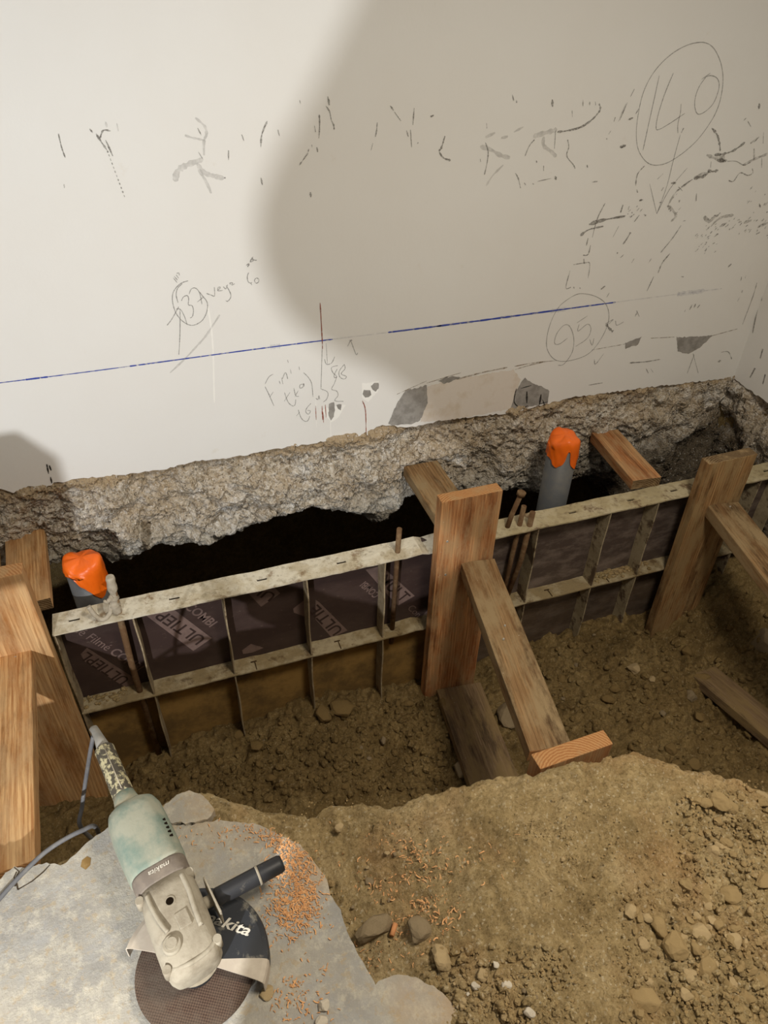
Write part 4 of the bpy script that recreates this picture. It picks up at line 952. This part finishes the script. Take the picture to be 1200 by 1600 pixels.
boot = gp(loft('cord_boot', [(.464, .005, .112, .0150, .0150, 2.0), (.500, .005, .110, .0105, .0105, 2.0), (.525, .004, .107, .0090, .0090, 2.0), (.538, .003, .103, .0090, .0090, 2.0), (.543, .002, .100, .006, .006, 2.0)], BOOT, 20))
# power cord: drops into the trench behind the slab, comes back over the edge and runs out to the left
GMI = GM.inverted()
cw = [onz(146, 1150, .10), onz(141, 1175, .05), onz(137, 1200, -.02)]
cw = [Vector(c) for c in cw]
c1 = [ony(133, 1225, -1.13), ony(128, 1262, -1.16), ony(125, 1290, -1.20)]
c2 = [onz(150, 1293, -.03), onz(128, 1298, .004), onz(100, 1312, .010), onz(70, 1332, .010), onz(40, 1360, .009), onz(10, 1392, .009), onz(-40, 1450, .009)]
bm = bmesh.new()
path = cw + [Vector(c) for c in c1] + [Vector((c1[2][0] + .02, -1.215, c1[2][2] - .06)), Vector((c2[0][0] - .02, -1.235, -.20))] + [Vector(c) for c in c2]
tube(bm, [GMI @ p for p in smooth_path(path, 8)], .0048, 10)
gp(bm_obj('power_cord', bm, CORD))
# side handle
H0 = Vector((.062, .058, .092)); H1 = Vector((.047, .205, .098))
bm = bmesh.new(); d = (H1 - H0)
tube(bm, [H0 + d * t for t in (.10, .13, .20, .68, .72, .96, 1.0)], [.0135, .0165, .0165, .0170, .0170, .0165, .0140], 26)
sh = gp(bm_obj('side_handle', bm, BLACK)); sh['label'] = 'black side handle'
bm = bmesh.new(); tube(bm, [H0 + d * .655, H0 + d * .685], .0180, 26); o = bm_obj('handle_ring', bm, GREYC); o.parent = sh
bm = bmesh.new(); add_box(bm, (.058, .0685, .095), (.074, .004, .050), .0015); tube(bm, [H0 - d * .1, H0 + d * .1], .011, 16); o = bm_obj('handle_flange', bm, GREYC); o.parent = sh
# logo on the guard
pg = PrintB(); a0 = onz(338, 1445, .0578); a1 = onz(388, 1463, .0578)
L0 = GMI @ Vector(a0); L1 = GMI @ Vector(a1); X = (L1 - L0).normalized(); Yv = X.cross(Vector((0, 0, 1)))
pg.text('makita', L0 + X * -.035, L1, .019, 0, Yv, .02, shear=.25)
for v in pg.bm.verts: v.co.z = .0583
o = bm_obj('guard_print', pg.bm, LOGO); o.parent = guard

FL = Matrix.Diagonal((1, -1, 1, 1))
GM2 = Matrix((GU, -GV, Vector((0, 0, 1)))).transposed().to_4x4(); GM2.translation = Vector(GO)
for ch in gr.children_recursive:
    ch.data.transform(FL); ch.data.flip_normals()
gr.matrix_world = GM2

# ------------------------------------------------------------------ loose things on the ground
chip = slab_obj('slab_fragment', [tuple(onz(x, y, .006)[:2]) for x, y in [(246, 1272), (258, 1256), (276, 1243), (296, 1236), (312, 1239), (326, 1252), (335, 1266), (330, 1276), (318, 1282), (290, 1286), (262, 1285)]], .035, SLAB, zt=.006)
tag(chip, 'loose rounded slab fragment at the trench edge right of the grinder grip', 'concrete')
chip = slab_obj('slab_fragment', [tuple(onz(x, y, -.012)[:2]) for x, y in [(583, 1540), (600, 1528), (622, 1521), (650, 1527), (684, 1545), (705, 1565), (738, 1604), (760, 1650), (600, 1660), (585, 1600), (580, 1570)]], .06, SLAB, zt=-.012)
tag(chip, 'large grey slab fragment at the bottom edge beside the floor slab', 'concrete')
CRK = m_plain('dark_crack', (70, 60, 48), 1.0, 0.0)
bm = bmesh.new()
for ln in ([(24, 1385), (22, 1370), (26, 1362)], [(28, 1390), (50, 1377), (68, 1362), (78, 1351)], [(22, 1355), (30, 1362), (24, 1372), (28, 1390)]):
    prev = None; P = [Vector(onz(a, b, .0006)) for a, b in ln]; P = [P[0].lerp(P[1], t) for t in (0, .5)] + P[1:]
    for i, p in enumerate(P):
        t = (P[min(i + 1, len(P) - 1)] - P[max(i - 1, 0)]).normalized(); nn = Vector((-t.y, t.x, 0)) * random.uniform(.0006, .0016)
        a = bm.verts.new(p + nn); b = bm.verts.new(p - nn)
        if prev: bm.faces.new((prev[0], prev[1], b, a))
        prev = (a, b)
o = bm_obj('slab_crack', bm, CRK); o.parent = floor
bm = bmesh.new(); P = [onz(a, b, .0008) for a, b in [(126, 1354), (128, 1344), (136, 1338), (142, 1341), (141, 1352), (134, 1359)]]
bm.faces.new([bm.verts.new(p) for p in P]); o = bm_obj('brown_stain', bm, m_plain('brown_stain', (132, 104, 62), .9, .1, (160, 136, 92), 60)); o.parent = floor
# dust swept over the slab end is part of the slab material

STONES = [m_plain('pale_stone', (176, 154, 116), .95, .1, (152, 132, 96), 40, bump=.4), m_plain('ochre_clod', (172, 148, 106), 1, .05, (146, 122, 82), 40, bump=.6), m_plain('grey_stone', (140, 124, 98), .95, .1, (116, 98, 70), 30, bump=.4),
          m_plain('brown_clod', (132, 110, 72), 1, .05, (108, 88, 56), 40, bump=.6), m_plain('white_chip', (196, 186, 168), .9, .1, (172, 160, 140), 30)]
def stone_mesh(seed, ang=False):
    R_ = random.Random(seed); bm = bmesh.new(); bmesh.ops.create_icosphere(bm, subdivisions=3, radius=1.0)
    planes = [(Vector((R_.uniform(-1, 1), R_.uniform(-1, 1), R_.uniform(-1, 1))).normalized(), R_.uniform(.55, .85)) for _ in range(11 if ang else 7)]
    sc = Vector((R_.uniform(.9, 1.2), R_.uniform(.7, 1.0), R_.uniform(.55, .8)))
    for v in bm.verts:
        for pn, d in planes:
            e = v.co.dot(pn) - d
            if e > 0: v.co -= pn * e * (.95 if ang else .8)
        v.co *= 1 + .10 * mnoise.noise(v.co * 2.3 + Vector((seed, 0, 0))) + .05 * mnoise.noise(v.co * 6 + Vector((0, seed, 0)))
        v.co = Vector((v.co.x * sc.x, v.co.y * sc.y, v.co.z * sc.z))
    me = bpy.data.meshes.new('stone'); bm.to_mesh(me); bm.free(); return me
BASE = {}
def stone(name, px, py, size_px, mi, label=None, group=None, where='heap', ang=False, cat='stone'):
    key = (random.randrange(7), mi, ang)
    if key not in BASE:
        me = stone_mesh(key[0] * 31 + mi, ang); me.materials.append(STONES[mi]); BASE[key] = me
    z = -.01 if where == 'heap' else (0.0 if where == 'slab' else -1.0)
    for _ in range(4):
        p = onz(px, py, z)
        if where == 'heap': z = ground_z(p[0], p[1])
        elif where == 'trench': z = bed_z(p[0], p[1])
    p = onz(px, py, z)
    r = size_px * 0.5 * np.linalg.norm(p - CAM) / FOC
    o = bpy.data.objects.new(name, BASE[key]); COL.objects.link(o); o.location = (p[0], p[1], z + r * .30); o.scale = (r, r, r)
    o.rotation_euler = (random.uniform(-.3, .3), random.uniform(-.3, .3), random.uniform(0, 6.28))
    return tag(o, label, cat, group)
random.seed(21)
for a in [('stone', 1056, 1480, 36, 1, 'largest pale stone in the rubble at the lower right', None, 'heap', True), ('stone', 690, 1497, 34, 0, 'pale oblong stone on the soil right of the slab end', None, 'heap', True),
          ('stone', 655, 1457, 40, 2, 'flat brown-grey stone on the soil beside the tan stub', None, 'heap', False), ('stone', 585, 1452, 52, 2, 'rough grey lump against the slab edge right of the guard', None, 'heap', True),
          ('stone', 530, 1294, 14, 0, 'small pale pebble near the trench edge left of centre', None, 'heap', False), ('stone', 1145, 1472, 24, 0, 'pale stone at the right edge of the rubble', None, 'heap', True),
          ('stone', 1100, 1515, 30, 1, 'ochre stone low in the rubble below the largest pale one', None, 'heap', True), ('stone', 1005, 1565, 44, 1, 'broad ochre clod at the bottom edge of the rubble', None, 'heap', False),
          ('stone', 1112, 1332, 26, 0, 'angular pale stone at the top of the right rubble band', None, 'heap', True), ('stone', 1125, 1255, 30, 1, 'rounded clod beside another near the top of the right rubble', None, 'heap', False),
          ('stone', 1103, 1256, 20, 1, 'smaller of two rounded clods near the top of the right rubble', None, 'heap', False), ('stone', 984, 1425, 20, 0, 'wedge-shaped pale stone in the hollow of the heap', None, 'heap', True),
          ('stone', 753, 1524, 16, 0, 'yellowish pebble below the oblong pale stone', None, 'heap', True), ('stone', 789, 1541, 20, 4, 'whitish pebble in the gravel near the bottom edge', None, 'heap', True),
          ('stone', 744, 1543, 16, 4, 'angular white chip in the gravel near the bottom edge', None, 'heap', True), ('stone', 826, 1583, 18, 4, 'white pebble lowest in the gravel at the bottom edge', None, 'heap', False),
          ('stone', 1030, 1450, 26, 1, 'clod touching the upper left of the largest pale stone', None, 'heap', False), ('stone', 1139, 1400, 26, 1, 'rounded clod on the right rubble band at mid height', None, 'heap', False),
          ('concrete_chip', 505, 1574, 22, 4, 'white angular concrete chip on the slab right of the disc', None, 'slab', True), ('concrete_chip', 500, 1597, 22, 4, 'white concrete chip cut off by the bottom edge of the picture', None, 'slab', True),
          ('concrete_chip', 417, 1553, 18, 0, 'dusty pale chip under the guard rim on the slab', None, 'slab', True),
          ('stone', 800, 1122, 54, 2, 'big grey stone on the trench bottom behind the middle brace', None, 'trench', True), ('stone', 1092, 1068, 34, 3, 'flat brown stone lying on the half buried plank', None, 'trench', True),
          ('stone', 1136, 986, 50, 3, 'large stone at the foot of the right upright in the corner', None, 'trench', True), ('stone', 1190, 1012, 52, 2, 'large grey stone in the corner at the right edge', None, 'trench', True), ('stone', 720, 1205, 26, 2, 'smooth grey stone beside the muddy sole plank', None, 'trench', False),
          ('stone', 990, 1047, 22, 0, 'pale stone alone in the middle of the right trench bottom', None, 'trench', True), ('stone', 1018, 1062, 14, 0, 'small pale pebble right of the pale stone on the trench bottom', None, 'trench', True),
          ('stone', 505, 1120, 30, 3, 'brown clod at the foot of the formwork in the fourth bay', None, 'trench', False), ('stone', 535, 1112, 38, 3, 'large brown clod against the formwork left of the middle upright', None, 'trench', False)]:
    stone(a[0], a[1], a[2], a[3], a[4], a[5], a[6], a[7], a[8], cat='stone' if a[0] == 'stone' else 'concrete')
def inb(box): return random.uniform(box[0], box[2]), random.uniform(box[1], box[3])
for n, box, lo, hi, ms in [(80, (1070, 1240, 1195, 1595), 9, 24, (1, 1, 1, 0)), (36, (990, 1400, 1120, 1590), 9, 22, (1, 1, 0)), (22, (690, 1500, 850, 1595), 6, 13, (0, 2, 4, 1)), (18, (470, 1300, 620, 1420), 6, 14, (1, 2, 0)), (20, (850, 1240, 1060, 1400), 4, 10, (1, 0))]:
    for _ in range(n):
        x, y = inb(box); s = lo * (hi / lo) ** (random.random() ** 2)
        stone('stone', x, y, s, random.choice(ms), 'small loose stone in the rubble on the spoil heap', 'loose stones on the spoil heap', 'heap', random.random() < .6)
for _ in range(90):
    x, y = inb((230, 1090, 700, 1235)) if random.random() < .5 else inb((850, 985, 1195, 1200))
    s = 7 * (24 / 7) ** (random.random() ** 2)
    stone('soil_clod', x, y, s, 3 if random.random() < .85 else 2, 'small brown clod lying loose on the trench bottom', 'loose clods on the trench bottom', 'trench', False, 'clod')
bm = bmesh.new()
for _ in range(150):
    x = random.choice([random.uniform(1.60, 1.90), random.uniform(1.62, 1.80), random.uniform(-.42, -.27)]); y = random.triangular(-.443, -.383, -.388); r = random.uniform(.003, .010)
    q = bmesh.ops.create_icosphere(bm, subdivisions=1, radius=r); sc = Vector((random.uniform(.8, 1.4), random.uniform(.7, 1.1), random.uniform(.5, .9)))
    for v in q['verts']: v.co = Vector((v.co.x * sc.x * random.uniform(.8, 1.2) + x, v.co.y * sc.y + y, v.co.z * sc.z + ZM + r * .35))
tag(bm_obj('rail_dirt', bm, S_DRY), 'crumbs of earth lying along the middle rails of the formwork', 'earth', kind='stuff')
# the tan stub among the stones
z = ground_z(*onz(615, 1453, -.02)[:2]); p = Vector(onz(612, 1462, z + .008)); q = Vector(onz(618, 1443, z + .010))
bm = bmesh.new(); tube(bm, [p, q], .0052, 14); tag(bm_obj('wooden_stub', bm, m_plain('tan_stub', (198, 138, 92), .85, .2)), 'tan cylindrical stub lying beside the rough grey lump', 'offcut')

# fine gravel and wood shavings nobody could count
def crumbs(name, spec, mat, label, cat):
    bm = bmesh.new()
    for n, box, lo, hi in spec:
        for _ in range(n):
            x, y = inb(box); p = onz(x, y, -.01); zz = ground_z(p[0], p[1]); p = onz(x, y, zz); r = random.uniform(lo, hi)
            rot = Matrix.Rotation(random.uniform(0, 6.3), 3, 'Z'); vs = []
            for d in ((1, 0, 0), (-1, 0, 0), (0, 1, 0), (0, -1, 0), (0, 0, 1), (0, 0, -1)):
                v = rot @ (Vector(d) * r * random.uniform(.6, 1.2)); vs.append(bm.verts.new(Vector((p[0], p[1], zz + r * .35)) + v))
            for a, b, c in ((0, 2, 4), (2, 1, 4), (1, 3, 4), (3, 0, 4), (2, 0, 5), (1, 2, 5), (3, 1, 5), (0, 3, 5)): bm.faces.new((vs[a], vs[b], vs[c]))
    return tag(bm_obj(name, bm, mat), label, cat, kind='stuff')
crumbs('fine_gravel', [(900, (1060, 1220, 1200, 1600), .0015, .005), (500, (880, 1230, 1080, 1600), .001, .003), (400, (660, 1480, 900, 1600), .0012, .004), (500, (430, 1250, 660, 1500), .001, .0032), (700, (480, 1240, 1200, 1600), .0008, .002)], STONES[1], 'fine ochre gravel and crumbs scattered over the spoil heap', 'gravel')
crumbs('pale_grit', [(350, (560, 1230, 1200, 1600), .0008, .0022), (60, (820, 1280, 900, 1310), .001, .0028), (60, (960, 1220, 1010, 1260), .001, .0026)], STONES[0], 'pale grit sprinkled over the spoil heap', 'gravel')
def lumps(name, n, box, lo, hi, mat, where, label, cat):
    V = []; Fc = []
    bm0 = bmesh.new(); bmesh.ops.create_icosphere(bm0, subdivisions=2, radius=1.0); bv = np.array([v.co[:] for v in bm0.verts]); bf = [[v.index for v in f.verts] for f in bm0.faces]; bm0.free()
    for i in range(n):
        b = box[i % len(box)]; x, y = inb(b); z = -.01 if where == 'heap' else -1.0
        for _ in range(3):
            p = onz(x, y, z); z = ground_z(p[0], p[1]) if where == 'heap' else bed_z(p[0], p[1])
        if where == 'trench' and (p[1] > -.47 or p[1] < -1.3): continue
        r = lo * (hi / lo) ** (random.random() ** 2.2); d = RNG.normal(size=(5, 3)); d /= np.linalg.norm(d, axis=1)[:, None]
        w = bv.copy()
        for q in d:
            e = np.clip(w @ q - .62, 0, None); w -= e[:, None] * q * .9
        w *= RNG.uniform(.75, 1.15, 3) * r * (1 + .14 * RNG.normal(size=(len(w), 1)) * .6)
        Fc += [[k + len(V) * len(bv) for k in f] for f in bf]; V.append(w + np.array([p[0], p[1], z + r * .25]))
    me = bpy.data.meshes.new(name); me.from_pydata(np.concatenate(V).tolist(), [], Fc); me.update()
    return tag(link(name, me, mat), label, cat, kind='stuff')
lumps('crumbled_earth', 2600, [(180, 1080, 700, 1260), (840, 960, 1200, 1220), (300, 1090, 700, 1240)], .004, .020, S_DAMP, 'trench', 'crumbled brown earth covering the trench bottom', 'earth')
lumps('soil_rubble', 1500, [(1065, 1225, 1200, 1600), (970, 1380, 1200, 1600), (1065, 1225, 1200, 1600), (660, 1480, 900, 1600)], .0025, .011, S_DRY, 'heap', 'ochre soil rubble on the right of the spoil heap', 'earth')
SHAVE = m_plain('orange_wood_shavings', (220, 168, 116), .8, .2, (190, 130, 82), 90)
def shavings(name, blobs, slabbed, label):
    bm = bmesh.new()
    for n, cx, cy, sx, sy, ang in blobs:
        for _ in range(n):
            a = random.gauss(0, sx); b = random.gauss(0, sy); x = cx + a * math.cos(ang) - b * math.sin(ang); y = cy + a * math.sin(ang) + b * math.cos(ang)
            p = onz(x, y, 0)
            on = bool(inpoly(np.array([p[0]]), np.array([p[1]]), slab_pts)[0])
            if on != slabbed: continue
            zz = 0.0 if on else ground_z(p[0], p[1])
            if not on and EDGE(p[0]) < p[1] + .02: continue
            if not on: p = onz(x, y, zz)
            L = random.uniform(.002, .008) if random.random() < .85 else .012; w = random.uniform(.0005, .0012); th = random.uniform(0, 6.28); bend = random.uniform(-2.2, 2.2); prev = None; x0, y0 = p[0], p[1]
            for k in range(5):
                t = th + bend * k / 4; x0 += math.cos(t) * L / 4; y0 += math.sin(t) * L / 4; hz = zz + .0012 + .003 * math.sin(math.pi * k / 4) * random.uniform(.3, 1)
                nx, ny = -math.sin(t) * w, math.cos(t) * w
                v = (bm.verts.new((x0 + nx, y0 + ny, hz)), bm.verts.new((x0 - nx, y0 - ny, hz + w * .7)))
                if prev: bm.faces.new((prev[0], prev[1], v[1], v[0]))
                prev = v
    return tag(bm_obj(name, bm, SHAVE), label, 'wood shavings', kind='stuff')
shavings('wood_shavings', [(700, 466, 1372, 36, 17, 1.25), (420, 455, 1425, 22, 20, 1.0), (200, 432, 1312, 28, 10, .5), (110, 470, 1560, 26, 26, 0), (50, 350, 1300, 40, 20, 0)], True, 'orange wood shavings scattered on the slab beside the side handle')
shavings('wood_shavings', [(330, 615, 1370, 46, 26, .3), (200, 655, 1420, 40, 24, .4), (140, 640, 1345, 60, 24, 0), (70, 600, 1500, 40, 20, 0), (60, 520, 1330, 30, 20, 0)], False, 'orange wood shavings scattered on the soil right of the slab')

# ------------------------------------------------------------------ the work lamp and the blocker added before it, all behind the camera
tri = empty('work_lamp', (LAMP[0], LAMP[1] - .12, 0)); tag(tri, 'work lamp on a folding stand behind the camera', 'lamp')
bm = bmesh.new()
for a in (0.6, 2.7, 4.8): tube(bm, [(0, 0, .62), (.26 * math.cos(a), .26 * math.sin(a) - .05, .0)], .010, 10)
bm_obj('stand', bm, BLACK, tri)
bm = bmesh.new(); add_box(bm, (0, 0.03, .76), (.26, .05, .20), .01); bm_obj('lamp_body', bm, BLACK, tri)

# added light blocker on a prop, outlined to shade the right of the wall
YBLK = -2.25
def to_blocker(P):
    L = Vector(LAMP); P = Vector(P); t = (YBLK - L.y) / (P.y - L.y); q = L + (P - L) * t; return (q.x, q.z)
blk = [to_blocker(ony(x, y, 0)) for x, y in [(760, -420), (640, -140), (575, 0), (535, 80), (492, 165), (452, 240), (428, 300), (420, 345), (426, 410), (450, 470), (490, 520), (552, 560), (618, 588), (672, 630), (715, 690)]]
blk += [to_blocker(p) for p in [(1.14, -.5, -.45), (.70, -.9, -.9), (.20, -1.38, .0), (.13, -1.60, 0), (.07, -1.85, 0)]]
blk += [(.05, .30), (.22, .45), (.26, .85), (.24, 1.25), (.05, 1.42), (-.15, 1.46)]
bm = bmesh.new(); q = [Vector((a, 0, b)) for a, b in blk]; q = smooth_path(q + [q[0]], 4)[:-1]
c = sum(q, Vector()) / len(q); rows = []
for dy, sc in ((-.030, .93), (-.022, .985), (0, 1.0), (.022, .985), (.030, .93)):
    rows.append([bm.verts.new(Vector((c.x + (p.x - c.x) * sc, YBLK + dy, c.z + (p.z - c.z) * sc))) for p in q])
for a, b in zip(rows[:-1], rows[1:]):
    for k in range(len(q)): bm.faces.new((a[k], a[(k + 1) % len(q)], b[(k + 1) % len(q)], b[k]))
bm.faces.new(rows[0]); bm.faces.new(rows[-1][::-1])
tag(bm_obj('shade_blocker', bm, m_plain('navy_blocker', (58, 62, 74), .95, .1)), 'dark work jacket hung on a prop behind the camera', 'jacket')
tag(plank('blocker_prop', (.0, YBLK - .075, -.02), (.0, YBLK - .075, 2.3), .08, .08, (1, 0, 0), (W_FRESH, END_O)), 'timber prop behind the camera', 'timber')
